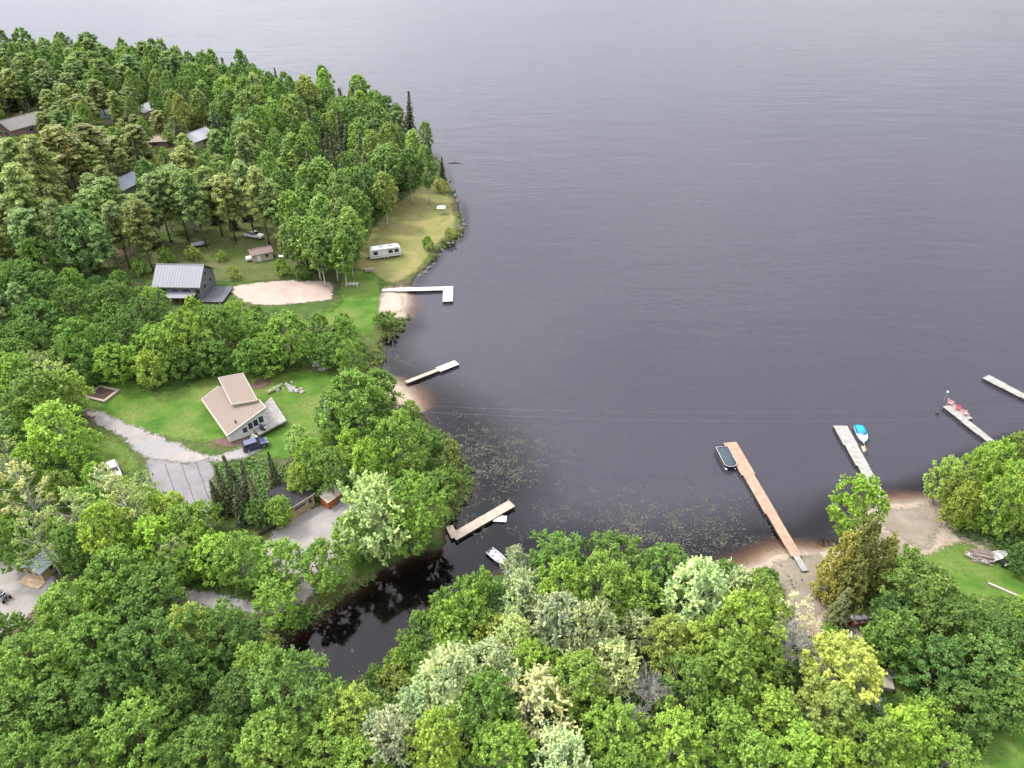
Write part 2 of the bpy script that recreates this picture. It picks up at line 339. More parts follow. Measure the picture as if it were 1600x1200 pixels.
# ------------------------------------------------------------------ the lake: tannin-brown water body with a rippled surface
def water_material():
    m, n, l = nodes_of('lake_water'); out = n['Material Output']; n.remove(n['Principled BSDF'])
    g = n.new('ShaderNodeNewGeometry'); pos = g.outputs['Position']
    def mapped(rot, scl):
        mm = n.new('ShaderNodeMapping'); mm.inputs['Rotation'].default_value = (0, 0, R(rot)); mm.inputs['Scale'].default_value = scl; l.new(pos, mm.inputs['Vector']); return mm.outputs['Vector']
    w1 = noise(n, l, mapped(-14, (.13, .50, 1)), 1.0, 1, .4, .8)
    w2 = noise(n, l, mapped(20, (.8, 1.5, 1)), 1.4, 4, .6)
    w3 = noise(n, l, mapped(-10, (.03, .10, 1)), 1.0, 3, .5, .8)
    gust = ramp(n, l, noise(n, l, mapped(-25, (.006, .014, 1)), 1.0, 4, .55, 1.0), [(.36, (.15, .15, .15)), (.66, (1, 1, 1))])
    # sheltered bay and creek: calm water near the land
    a = n.new('ShaderNodeAttribute'); a.attribute_name = 'open'
    h = math_n(n, l, 'ADD', math_n(n, l, 'MULTIPLY', w1, .75), math_n(n, l, 'MULTIPLY', w2, .018))
    h = math_n(n, l, 'ADD', math_n(n, l, 'MULTIPLY', h, gust), math_n(n, l, 'MULTIPLY', w3, 1.5))
    h = math_n(n, l, 'MULTIPLY', h, a.outputs['Fac'])
    bp = n.new('ShaderNodeBump'); bp.inputs['Strength'].default_value = .62; bp.inputs['Distance'].default_value = .34; l.new(h, bp.inputs['Height'])
    fr = n.new('ShaderNodeFresnel'); fr.inputs['IOR'].default_value = 1.33; l.new(bp.outputs['Normal'], fr.inputs['Normal'])
    gl = n.new('ShaderNodeBsdfGlossy'); gl.inputs['Roughness'].default_value = .06; l.new(bp.outputs['Normal'], gl.inputs['Normal'])
    tr = n.new('ShaderNodeBsdfTransparent'); ms = n.new('ShaderNodeMixShader')
    df = n.new('ShaderNodeBsdfDiffuse'); df.inputs['Color'].default_value = (.096, .090, .114, 1)      # light scattered back by the cloudy water
    tm_ = n.new('ShaderNodeMixShader'); l.new(math_n(n, l, 'ADD', math_n(n, l, 'MULTIPLY', math_n(n, l, 'MULTIPLY', math_n(n, l, 'SUBTRACT', a.outputs['Fac'], .12), 7.0, True), .30), .012), tm_.inputs[0]); l.new(tr.outputs[0], tm_.inputs[1]); l.new(df.outputs[0], tm_.inputs[2])
    l.new(fr.outputs[0], ms.inputs[0]); l.new(tm_.outputs[0], ms.inputs[1]); l.new(gl.outputs[0], ms.inputs[2]); l.new(ms.outputs[0], out.inputs['Surface'])
    va = n.new('ShaderNodeVolumeAbsorption'); va.inputs['Color'].default_value = (.62, .48, .34, 1); va.inputs['Density'].default_value = 3.2
    l.new(va.outputs[0], out.inputs['Volume'])
    return m
wx = grid_axis(-330, 230, 7, -5000, 5000); wy = grid_axis(15, 470, 7, -1400, 6400)
WX, WY = np.meshgrid(wx, wy); nwx, nwy = len(wx), len(wy)
_wd = -sdist(WX, WY); _bc = at(820, 800); _g = np.exp(-(((WX - _bc.x) ** 2 + (WY - _bc.y) ** 2) / 85 ** 2) ** 2)
openw = (1 - _g) * np.clip((_wd - .5) / 10, 0, 1) + _g * np.clip((_wd - 2) / 95, 0, 1) ** .8; openw = .04 + .96 * openw
widx = np.arange(nwx * nwy).reshape(nwy, nwx)
wf = np.stack([widx[:-1, :-1], widx[:-1, 1:], widx[1:, 1:], widx[1:, :-1]], -1).reshape(-1, 4)
Vt = np.stack([WX.ravel(), WY.ravel(), 0 * WX.ravel()], -1); Vb = Vt.copy(); Vb[:, 2] = -7.5
NB = len(Vt); ring = np.concatenate([widx[0, :], widx[1:, -1], widx[-1, -2::-1], widx[-2:0:-1, 0]])
side = np.stack([ring, ring + NB, np.roll(ring, -1) + NB, np.roll(ring, -1)], -1)
wm = mesh_np('lake', np.concatenate([Vt, Vb]), np.concatenate([wf, wf[:, ::-1] + NB, side]), water_material())
ao = wm.attributes.new('open', 'FLOAT', 'POINT'); ao.data.foreach_set('value', np.concatenate([openw.ravel(), openw.ravel()]).astype(np.float32))
lake = bpy.data.objects.new('lake', wm); C.objects.link(lake); prop(lake, kind='structure')

# ------------------------------------------------------------------ draped covers: lawns, drives, beaches
PATCH_POLY = {}
def patch(name, px, m, off=.05, step=1.3, jag=.35, edge_w=2.2, world_pts=None):
    P = world_pts or [(p.x, p.y) for p in (on(*q) for q in px)]
    P = catmull(P, 6, closed=True); out = []
    for i in range(len(P)):                                         # even boundary spacing with a little wander
        a, b = np.array(P[i]), np.array(P[(i + 1) % len(P)]); L = np.hypot(*(b - a)); k = max(1, int(L / step))
        for j in range(k): out.append(a + (b - a) * j / k + rng.normal(0, jag * .35, 2))
    B = np.array(out); lo, hi = B.min(0), B.max(0)
    gx_, gy_ = np.meshgrid(np.arange(lo[0], hi[0], step), np.arange(lo[1], hi[1], step))
    gx_ = gx_.ravel() + rng.uniform(-.3, .3, gx_.size); gy_ = gy_.ravel() + rng.uniform(-.3, .3, gy_.size)
    ok = inside(B, gx_, gy_); I = np.stack([gx_[ok], gy_[ok]], -1)
    def bdist(Q):
        return np.min(np.hypot(Q[:, None, 0] - B[None, :, 0], Q[:, None, 1] - B[None, :, 1]), 1) if len(Q) else np.zeros(0)
    dI = bdist(I); I, dI = I[dI > step * .4], dI[dI > step * .4]
    A = np.concatenate([B, I]); nb = len(B)
    vs, _, fs, ov, _, _ = delaunay_2d_cdt([Vector(p) for p in A], [(i, (i + 1) % nb) for i in range(nb)], [], 1, 1e-4)
    V = np.array([(v.x, v.y) for v in vs]); Z = np.maximum(height(V[:, 0], V[:, 1]), -.4) + off
    me = bpy.data.meshes.new(name); me.from_pydata([(x, y, z) for (x, y), z in zip(V, Z)], [], [tuple(f) for f in fs])
    for p in me.polygons: p.use_smooth = True
    d = bdist(V); ea = me.attributes.new('edge', 'FLOAT', 'POINT'); ea.data.foreach_set('value', np.clip(d / (edge_w * 1.35), 0, 1).astype(np.float32))
    me.materials.append(m); o = bpy.data.objects.new(name, me); C.objects.link(o); prop(o, kind='structure')
    PATCH_POLY[o.name] = B
    return o
patch('lawn', [(120, 592), (200, 588), (260, 606), (340, 580), (430, 575), (520, 580), (560, 610), (545, 680), (470, 720), (410, 720), (340, 700), (250, 690), (130, 650)], M_LAWN, .05)
patch('lawn', [(140, 660), (215, 700), (225, 740), (150, 740), (90, 700)], M_LAWN, .05)
patch('lawn', [(528, 424), (590, 424), (602, 448), (600, 470), (596, 500), (592, 540), (560, 560), (520, 520), (470, 492), (520, 478)], M_LAWN, .06)
patch('dry_field', [(520, 420), (560, 385), (590, 340), (640, 300), (690, 276), (712, 320), (716, 362), (690, 380), (664, 418), (640, 436), (606, 446), (560, 424)], M_DRY, .05)
patch('pine_clearing', [(200, 400), (260, 372), (330, 352), (430, 340), (470, 380), (500, 425), (440, 440), (360, 444), (250, 440), (170, 430)], M_FLOOR, .05)
patch('sand_pad', [(352, 453), (356, 449), (372, 445), (400, 441), (440, 438), (480, 438), (515, 439), (521, 440), (523, 443), (523, 455), (522, 467), (520, 470), (512, 471), (480, 474), (440, 478), (405, 478), (380, 472)], M_SAND, .09, edge_w=.7)
patch('sand_beach', [(598, 456), (626, 458), (634, 472), (630, 488), (610, 490), (588, 490)], M_SAND, .05, edge_w=1.2)
patch('drive', [(128, 634), (160, 640), (230, 670), (300, 698), (340, 708), (395, 690), (420, 690), (414, 706), (372, 722), (300, 728), (230, 722), (190, 690), (130, 652)], M_GRAVEL, .10, edge_w=1.4)
road = patch('road', [(225, 716), (290, 722), (336, 716), (336, 790), (330, 850), (270, 850), (240, 780)], M_ASPH, .14, edge_w=1.2)
for pa_, pb_ in (((258, 726), (284, 800)), ((283, 724), (310, 800)), ((307, 724), (330, 790))):
    pts_ = []
    for k in range(9):
        a_ = on(pa_[0] + (pb_[0] - pa_[0]) * k / 8 + .4 * math.sin(k * 2.1), pa_[1] + (pb_[1] - pa_[1]) * k / 8); pts_.append((a_.x, a_.y, gz(a_.x, a_.y) + .15))
    MB().tube(pts_, .06, 4).build('tar_seam', mat('tar', (.11, .105, .11), .8, .2), road)
patch('gravel_lot', [(415, 835), (455, 800), (500, 785), (560, 780), (560, 830), (540, 880), (470, 910), (400, 880)], M_GRAVEL, .09, edge_w=1.6)
patch('gravel_lane', [(250, 912), (330, 920), (420, 935), (470, 900), (500, 930), (420, 965), (330, 960), (250, 940)], M_GRAVEL, .12, edge_w=1.4)
patch('gravel_yard', [(-60, 880), (50, 880), (90, 890), (80, 930), (20, 990), (-60, 1010)], M_GRAVEL, .09, edge_w=1.2)
patch('creek_bank', [(380, 985), (440, 960), (520, 915), (600, 885), (590, 900), (530, 944), (470, 984), (438, 1002), (420, 1030), (380, 1010)], M_MARSH, .05, edge_w=.8)
patch('sand_beach', [(1190, 885), (1225, 868), (1292, 862), (1296, 920), (1300, 965), (1230, 975), (1195, 940)], M_BEACH, .05, edge_w=1.8)
patch('sand_beach', [(1366, 795), (1420, 788), (1462, 782), (1478, 830), (1450, 866), (1410, 850), (1378, 830)], M_BEACH, .05, edge_w=1.8)
patch('lawn', [(1405, 870), (1445, 856), (1500, 838), (1545, 856), (1620, 890), (1620, 950), (1570, 945), (1500, 960), (1420, 940)], M_LAWN, .08)
patch('lawn', [(1295, 960), (1330, 960), (1360, 1010), (1420, 1060), (1480, 1110), (1440, 1130), (1380, 1090), (1330, 1060), (1300, 1010)], M_LAWN, .06)
patch('lawn', [(1500, 1140), (1640, 1100), (1640, 1240), (1500, 1230)], M_LAWN, .06)
patch('marsh', [(560, 524), (600, 508), (640, 496), (628, 514), (602, 532), (598, 566), (580, 590), (560, 570)], M_MARSH, .08)
patch('marsh', [(668, 668), (700, 692), (736, 736), (738, 766), (716, 798), (700, 820), (676, 760)], M_MARSH, .06)
patch('marsh', [(524, 1084), (566, 1062), (606, 1042), (642, 994), (668, 958), (720, 925), (730, 960), (690, 1020), (620, 1080), (560, 1110)], M_MARSH, .06)
patch('gravel_yard', [(-40, 196), (30, 192), (60, 214), (20, 240), (-40, 235)], M_SAND, .09)

# ------------------------------------------------------------------ tree kinds: shared meshes, several shapes of each kind
def leaves(cent, nrm, size, asp, jit, tint, rg):
    """one small quad per leaf spray"""
    n = len(cent); N = nrm + rg.normal(0, jit, (n, 3)); N /= np.linalg.norm(N, axis=1, keepdims=True) + 1e-9
    T = np.cross(N, rg.normal(0, 1, (n, 3))); T /= np.linalg.norm(T, axis=1, keepdims=True) + 1e-9; B = np.cross(N, T)
    s = size * rg.uniform(.6, 1.35, (n, 1)); a, b = T * s * .5 * asp, B * s * .5
    fold = N * s * .12
    V = np.stack([cent - a, cent - b * .9 + fold, cent + a, cent + b * .9 + fold], 1).reshape(-1, 3)
    F = np.arange(4 * n).reshape(-1, 4)
    return V, F, tint
def leaf_mesh(name, cent, nrm, size, asp, jit, tint, rg):
    V, F, t = leaves(cent, nrm, size, asp, jit, tint, rg)
    me = mesh_np(name, V, F, M_LEAF, False)
    a = me.attributes.new('tint', 'FLOAT', 'FACE'); a.data.foreach_set('value', np.clip(t, 0, 1).astype(np.float32)); return me
PROF = {
    'round': lambda t: np.sin(np.pi * (t * .84 + .13)) ** .65,
    'oval': lambda t: np.sin(np.pi * (t * .88 + .08)) ** .8,
    'cone': lambda t: (1 - t) ** .85 + .03,
    'cedar': lambda t: np.minimum(1, .55 + t * 3) * (1 - t) ** .55 + .05,
    'umbrella': lambda t: np.sin(np.pi * (t * .62 + .30)) ** .8,
}
KIND = {   # H, R, crown base, profile, clumps, clump radius, leaves per clump, leaf size, flatten
    'maple':  dict(H=14, R=6.0, base=.10, prof='round', nc=130, cr=1.15, nl=185, leaf=.29, flat=.85, bark=M_BARK, var=5),
    'lime':   dict(H=11, R=4.0, base=.10, prof='oval', nc=100, cr=.85, nl=150, leaf=.255, flat=1.15, bark=M_BARKG, var=5),
    'poplar': dict(H=13, R=4.4, base=.12, prof='round', nc=85, cr=.95, nl=170, leaf=.27, flat=1.35, bark=M_BARKG, var=4),
    'birch':  dict(H=18, R=3.4, base=.30, prof='oval', nc=100, cr=.85, nl=115, leaf=.33, flat=1.35, bark=M_BIRCH, var=8),
    'ash':    dict(H=13, R=3.6, base=.25, prof='oval', nc=34, cr=.80, nl=46, leaf=.30, flat=1.1, bark=M_BARKG, var=3),
    'shrub':  dict(H=3.0, R=2.2, base=.02, prof='round', nc=30, cr=.65, nl=75, leaf=.26, flat=1.0, bark=M_BARK, var=3),
    'pine':   dict(H=18, R=3.9, base=.38, prof='umbrella', nc=0, leaf=.42, bark=M_BARK, var=5),
    'spruce': dict(H=15, R=2.7, base=.04, prof='cone', nc=0, leaf=.42, bark=M_BARK, var=3),
    'cedar':  dict(H=14, R=3.2, base=.02, prof='cedar', nc=170, cr=.60, nl=75, leaf=.26, flat=1.9, bark=M_BARK, var=2),
    'bare':   dict(H=11, R=3.6, base=.25, prof='oval', nc=0, bark=M_BARKG, var=2),
}
def limb(mb, a, b, r0, r1, rg, sag=.12, n=4, sides=5):
    a, b = Vector(a), Vector(b); L = (b - a).length; pts, rad = [], []
    off = Vector(rg.normal(0, .06 * L, 3)); off.z = sag * L
    for k in range(n):
        t = k / (n - 1); pts.append(a.lerp(b, t) + off * (4 * t * (1 - t)) * .5); rad.append(r0 + (r1 - r0) * t)
    mb.tube(pts, rad, sides)
def make_kind(kind, vi):
    k = KIND[kind]; rg = np.random.default_rng(hash_seed(kind, vi)); H, Rr = k['H'], k['R'] * rg.uniform(.9, 1.08); pf = PROF[k['prof']]; zb = H * k['base']
    trunk = MB(); lean = rg.normal(0, .25, 2); tw = rg.uniform(0, 6)
    def axis(z): t = z / H; return Vector((lean[0] * t * t + .15 * math.sin(tw + 3 * t), lean[1] * t * t + .15 * math.cos(tw + 2.4 * t), z))
    tr = {'maple': .30, 'lime': .17, 'poplar': .24, 'birch': .18, 'ash': .18, 'shrub': .05, 'pine': .24, 'spruce': .20, 'cedar': .22, 'bare': .16}[kind]
    top = H * (.98 if kind in ('spruce', 'pine') else .86)
    trunk.tube([axis(z) - Vector((0, 0, .35 if z == 0 else 0)) for z in np.linspace(0, top, 8)], [tr * (1.35 if i == 0 else 1) * (1 - .86 * i / 7) for i in range(8)], 7)
    cen, nr, tint = [], [], []
    if k['nc']:
        # big lobes first, then clumps hung on them: uneven outline with gaps
        nlobe = {'maple': 9, 'lime': 7, 'poplar': 8, 'birch': 8, 'ash': 6, 'shrub': 4, 'cedar': 1}[kind]
        lob = rg.uniform(0, 2 * np.pi, nlobe), rg.uniform(.1, .95, nlobe), rg.uniform(.86, 1.18, nlobe), rg.normal(0, .16, nlobe)
        for i in range(k['nc']):
            t = ((i + .5) / k['nc']) ** (.85 if kind != 'cedar' else 1.25); th = i * 2.39996 + rg.normal(0, .25)
            w = np.exp(-((np.angle(np.exp(1j * (th - lob[0]))) / .8) ** 2 + ((t - lob[1]) / .28) ** 2))
            bulge = 1 + float((w * (lob[2] - 1)).sum() * 1.6) if kind != 'cedar' else 1 + rg.normal(0, .06)
            ltint = float((w * lob[3]).sum())
            u = rg.uniform(.62, 1.0) if rg.random() < .82 else rg.uniform(.15, .6)
            rr = Rr * float(pf(np.array(t))) * u * bulge; zz = zb + (H - zb - k['cr'] * .6) * t + rg.normal(0, .25)
            ax = axis(max(zz, 0)); c = np.array((ax.x + rr * math.cos(th), ax.y + rr * math.sin(th), max(zz, .25)))
            cr = k['cr'] * rg.uniform(.7, 1.25) * (1 - .25 * t); m = int(k['nl'] * rg.uniform(.7, 1.2))
            ntw = 9; out_ = np.array((math.cos(th), math.sin(th), .25)) * (.55 if rr > .5 else .1)
            tdir = rg.normal(0, .75, (ntw, 3)) + out_ + np.array((0, 0, .75)); tdir /= np.linalg.norm(tdir, axis=1, keepdims=True); tlen = rg.uniform(.65, 1.3, ntw) * cr * (1.5 if kind == 'poplar' else 1.22)
            wk = rg.integers(0, ntw, m); q = rg.uniform(.12, 1, m) ** .75
            pts = c + tdir[wk] * (tlen[wk] * q)[:, None] * np.array((1, 1, k['flat'])) + rg.normal(0, (.105 if kind == 'poplar' else .15) * cr, (m, 3)) * (1.25 - .75 * q)[:, None]; pts[:, 2] = np.maximum(pts[:, 2], .08)
            d = rg.normal(0, .7, (m, 3)) + tdir[wk] * .6
            ttw = rg.choice([-.42, .05, .42], ntw) if kind == 'poplar' else rg.normal(0, .10, ntw)
            cen.append(pts); nr.append(d + np.array((0, 0, .75))); tint.append(.45 + ltint + rg.normal(0, .14) + ttw[wk] + rg.normal(0, .15, m))
            if kind != 'cedar' and i % {'maple': 5, 'lime': 5, 'poplar': 4, 'birch': 5, 'ash': 1, 'shrub': 4}[kind] == 0:
                zs = max(.15, min(zz - rr * .7, top * .9)) if kind != 'shrub' else .05
                zs = max(zs, zb * .6); limb(trunk, axis(zs), c, max(.025, tr * .42 * (1 - zs / H)), .03 if kind == 'ash' else .02, rg)
    elif kind == 'pine':
        for z in np.linspace(zb, H * .97, 12):
            t = (z - zb) / (H - zb); L = Rr * float(pf(np.array(t))) * rg.uniform(.8, 1.1) * (1 if t < .9 else .55); a0 = rg.uniform(0, 6.28); nb = rg.integers(4, 6)
            for b in range(nb):
                th = a0 + b * 6.283 / nb + rg.normal(0, .25); Lb = L * rg.uniform(.6, 1.12); up = Lb * rg.uniform(.05, .35)
                e = axis(z) + Vector((math.cos(th) * Lb, math.sin(th) * Lb, up)); limb(trunk, axis(z), e, .05, .015, rg, .05, 3, 4)
                for q in (.45, .72, 1.0):
                    c = np.array(axis(z).lerp(e, q)) + rg.normal(0, .15, 3); m = int(58 * rg.uniform(.6, 1.2)); d = rg.normal(0, 1, (m, 3)); d /= np.linalg.norm(d, axis=1, keepdims=True)
                    cen.append(c + d * np.array((.85, .85, .38)) * rg.uniform(.4, 1.1, (m, 1))); nr.append(d * .7 + np.array((0, 0, .8))); tint.append(.45 + rg.normal(0, .16) + rg.normal(0, .15, m))
    elif kind == 'spruce':
        for z in np.linspace(zb + .2, H * .985, 34):
            t = (z - zb) / (H - zb); L = Rr * float(pf(np.array(t))) * rg.uniform(.85, 1.1); nb = 9 if t < .75 else 5; a0 = rg.uniform(0, 6.28)
            for b in range(nb):
                th = a0 + b * 6.283 / nb + rg.normal(0, .2); Lb = L * rg.uniform(.75, 1.15); m = max(4, int(Lb * 7)); q = rg.uniform(.12, 1, m)
                c = np.stack([math.cos(th) * Lb * q, math.sin(th) * Lb * q, z - .28 * Lb * q + .1 * Lb * q ** 2], -1) + rg.normal(0, .10, (m, 3)) * np.array((1, 1, .6))
                ax = axis(z); c[:, 0] += ax.x; c[:, 1] += ax.y
                cen.append(c); nr.append(np.tile((math.cos(th) * .5, math.sin(th) * .5, .8), (m, 1))); tint.append(.42 + rg.normal(0, .12) + rg.normal(0, .14, m) + .15 * q)
    nm = {'shrub': ('stem', 'foliage')}.get(kind, ('trunk', 'crown'))
    tm = bpy.data.meshes.new(nm[0]); 
    if kind == 'bare':
        tw_ = MB()
        for i in range(26):
            t = rg.uniform(.2, 1); z0 = H * (.25 + .6 * t) * .8; th = i * 2.4; L = Rr * float(pf(np.array(t))) * rg.uniform(.6, 1.1)
            e = axis(z0) + Vector((math.cos(th) * L, math.sin(th) * L, L * rg.uniform(.5, 1.1))); limb(trunk, axis(z0), e, .055, .025, rg, .1, 4, 5)
            for j in range(9):
                s0 = axis(z0).lerp(e, rg.uniform(.35, 1)); e2 = s0 + Vector(rg.normal(0, .55, 3)) + Vector((math.cos(th), math.sin(th), 1.1)) * rg.uniform(.3, .9); limb(tw_, s0, e2, .03, .015, rg, .05, 3, 4)
                for q in range(4):
                    s1 = s0.lerp(e2, rg.uniform(.3, 1)); limb(tw_, s1, s1 + Vector(rg.normal(0, .35, 3)) + Vector((0, 0, .3)), .022, .010, rg, .02, 2, 3)
        cm = bpy.data.meshes.new('crown'); cm.from_pydata(tw_.v, [], tw_.f); cm.materials.append(k['bark'])
    else:
        cm = leaf_mesh(nm[1], np.concatenate(cen), np.concatenate(nr), k['leaf'], {'pine': 2.0, 'spruce': 1.7, 'cedar': 1.3}.get(kind, 1.25), {'cedar': .5, 'spruce': .35}.get(kind, .45), np.concatenate(tint), rg)
    tm.from_pydata(trunk.v, [], trunk.f); tm.materials.append(k['bark'])
    for p in tm.polygons: p.use_smooth = True
    return tm, cm
def hash_seed(kind, vi): return sum(ord(c) * (i + 3) for i, c in enumerate(kind)) * 17 + vi * 101
LIB = {k: [make_kind(k, i) for i in range(v['var'])] for k, v in KIND.items()}
NAME = {'maple': 'broadleaf_tree', 'lime': 'young_broadleaf_tree', 'poplar': 'silver_poplar_tree', 'birch': 'birch_tree', 'ash': 'thin_ash_tree', 'shrub': 'shrub',
        'pine': 'pine_tree', 'spruce': 'spruce_tree', 'cedar': 'cedar_tree', 'bare': 'bare_tree'}
COL = {   # leaf colours (reflectance)
    'maple': [(.098, .196, .046), (.110, .215, .048), (.086, .178, .048), (.122, .228, .050)],
    'lime': [(.150, .268, .052), (.132, .245, .050), (.168, .282, .062), (.118, .228, .052)],
    'poplar': [(.310, .425, .255), (.275, .390, .210), (.350, .455, .295)],
    'birch': [(.112, .212, .062), (.128, .232, .068), (.096, .188, .060), (.146, .240, .080)],
    'ash': [(.210, .290, .130), (.170, .255, .100), (.245, .295, .160)],
    'shrub': [(.125, .232, .052), (.100, .200, .050), (.165, .235, .075)],
    'pine': [(.158, .222, .085), (.140, .200, .078), (.180, .235, .098), (.150, .225, .085)],
    'spruce': [(.050, .082, .042), (.060, .092, .046), (.068, .098, .050)],
    'cedar': [(.150, .180, .052), (.130, .162, .048)],
    'bare': [(.25, .23, .21)],
}
TONE = {'deep': (.82, .86, .88), 'mid': (1, 1, 1), 'bright': (1.24, 1.18, 1.1), 'olive': (1.16, .98, .95), 'gold': (1.42, 1.14, 1.45), 'pale': (1.6, 1.4, 2.0), 'blue': (.75, 1.0, 2.0)}
TREES = []; FOREST = []
def plant(kind, x, y, H, W=None, tone='mid', vi=None, yaw=None):
    k = KIND[kind]; z = gz(x, y)
    s = H / k['H']; sw = (W / (2 * k['R'])) if W else s
    root = empty(NAME[kind], (x, y, z - .02), random.uniform(0, 6.283) if yaw is None else yaw); root.scale = (sw, sw, s)
    tm, cm = LIB[kind][random.randrange(k['var']) if vi is None else vi % k['var']]
    nm = ('stem', 'foliage') if kind == 'shrub' else ('trunk', 'crown')
    t = bpy.data.objects.new(nm[0], tm); C.objects.link(t); t.parent = root
    c = bpy.data.objects.new(nm[1], cm); C.objects.link(c); c.parent = root
    b = random.choice(COL[kind]); tn = TONE[tone]; j = random.uniform(.88, 1.14)
    c.color = tuple(b[i] * tn[i] * j * ((1.42, 1.38, 1.2) if kind == 'pine' else (1.34, 1.18, 1.02) if kind == 'poplar' else (1.62, 1.40, 1.16))[i] * random.uniform(.95, 1.05) for i in range(3)) + (1,)
    TREES.append(dict(o=root, kind=kind, tone=tone, x=x, y=y, z=z, H=H, W=W or 2 * k['R'] * s)); return root
ASPECT = {'maple': 1.12, 'lime': 1.45, 'poplar': 1.45, 'birch': 2.4, 'ash': 1.8, 'shrub': .95, 'pine': 2.3, 'spruce': 2.8, 'cedar': 2.1, 'bare': 1.5}
def hero(kind, px, py, w, tone='mid', asp=None, vi=None):
    """a tree whose crown centre is seen at (px, py) and whose crown is w photo pixels wide"""
    z = 6.0; frac = .5 + KIND[kind]['base'] * .5; asp = (asp or ASPECT[kind]) * random.uniform(.92, 1.18)
    if tone == 'mid' and random.random() < .34: tone = 'bright'
    if kind == 'maple' and py > 850: w *= random.uniform(.80, .95)
    for _ in range(6):
        p = at(px, py, z); g = max(0, gz(p.x, p.y)); dep = proj(p.x, p.y, z)[2]; W = w * dep / FPX; H = W * (asp or ASPECT[kind]); z = g + H * frac
    if gz(p.x, p.y) < .02: return None
    return plant(kind, p.x, p.y, H, W, tone, vi)

HERO = []
def H_(kind, *rows):
    for r in rows: HERO.append((kind, *r))
# foreground, left mass
H_('maple', (182, 903, 118, 'mid'), (108, 955, 122, 'mid'), (240, 925, 112, 'mid'), (55, 1040, 125, 'mid'), (150, 1010, 118, 'mid'), (238, 1020, 128, 'deep'), (210, 975, 104, 'mid'),
   (348, 985, 90, 'mid'), (96, 1100, 124, 'mid'), (22, 1120, 104, 'deep'), (2, 1000, 90, 'mid'), (300, 1050, 84, 'deep'), (212, 1150, 124, 'mid'), (262, 1108, 96, 'mid'),
   (320, 1165, 112, 'mid'), (120, 1190, 112, 'mid'), (372, 1085, 92, 'mid'), (446, 1085, 134, 'bright'), (420, 1165, 130, 'bright'), (505, 1165, 112, 'mid'), (170, 1085, 110, 'deep'),
   (30, 1195, 110, 'mid'), (-20, 1080, 100, 'mid'), (560, 1190, 100, 'mid'))
H_('lime', (292, 985, 78, 'gold'), (560, 1120, 84, 'mid'), (520, 1105, 70, 'mid'), (395, 1040, 60, 'mid'))
# creek's north bank and the lot
H_('lime', (440, 885, 72, 'bright'), (428, 945, 66, 'bright'), (508, 885, 72, 'mid'), (378, 878, 72, 'mid'), (335, 872, 64, 'mid'), (292, 880, 54, 'mid'), (606, 865, 84, 'bright'),
   (650, 792, 92, 'bright'), (628, 692, 80, 'bright'), (576, 726, 62, 'bright'), (515, 735, 62, 'mid'), (438, 797, 46, 'bright'), (555, 840, 66, 'mid'), (545, 700, 50, 'mid'), (640, 740, 50, 'deep'),
   (485, 720, 52, 'mid'), (465, 690, 40, 'pale'), (600, 770, 54, 'deep'), (640, 830, 60, 'mid'), (575, 880, 60, 'mid'), (405, 800, 40, 'deep'), (470, 750, 46, 'mid'))
H_('poplar', (585, 805, 96, 'mid'))
H_('maple', (552, 632, 112, 'mid'), (590, 610, 70, 'mid'), (520, 650, 60, 'deep'))
H_('spruce', (346, 762, 34, 'mid'), (365, 750, 36, 'mid'), (386, 758, 36, 'mid'), (335, 775, 28, 'mid'), (400, 775, 30, 'mid'), (425, 735, 28, 'mid'), (374, 785, 30, 'mid'))
# left middle thicket
H_('lime', (60, 632, 90, 'mid'), (104, 612, 66, 'mid'), (28, 590, 62, 'bright'), (96, 676, 80, 'mid'), (172, 832, 76, 'bright'), (242, 846, 70, 'mid'), (148, 790, 56, 'mid'),
   (18, 850, 66, 'mid'), (112, 856, 62, 'mid'), (288, 822, 62, 'bright'), (130, 716, 46, 'bright'), (60, 720, 56, 'mid'), (20, 690, 60, 'deep'), (200, 840, 50, 'mid'), (310, 848, 50, 'mid'), (10, 640, 60, 'mid'),
   (150, 745, 40, 'bright'), (250, 800, 46, 'bright'), (95, 760, 50, 'mid'), (15, 780, 60, 'mid'))
H_('ash', (40, 770, 76, 'mid'), (118, 800, 74, 'mid'), (205, 790, 70, 'mid'), (62, 842, 70, 'mid'), (232, 764, 50, 'mid'), (180, 775, 50, 'pale'), (12, 740, 60, 'mid'), (270, 870, 50, 'mid'))
H_('maple', (20, 560, 70, 'mid'))
# belt between the two houses
H_('maple', (110, 478, 66, 'mid'), (176, 468, 64, 'mid'), (60, 500, 66, 'deep'), (128, 535, 76, 'mid'), (190, 530, 66, 'mid'), (240, 545, 70, 'mid'), (292, 525, 72, 'mid'), (342, 515, 74, 'mid'),
   (396, 515, 62, 'mid'), (452, 525, 86, 'bright'), (515, 545, 58, 'deep'), (392, 556, 58, 'deep'), (225, 492, 56, 'mid'), (330, 555, 58, 'mid'), (290, 566, 50, 'deep'), (370, 492, 46, 'mid'),
   (70, 455, 56, 'mid'), (180, 565, 60, 'mid'), (420, 560, 50, 'mid'), (140, 580, 44, 'deep'))
H_('lime', (240, 472, 40, 'bright'), (305, 490, 40, 'bright'), (540, 520, 40, 'mid'), (235, 575, 50, 'bright'), (500, 510, 36, 'mid'), (550, 560, 44, 'mid'))
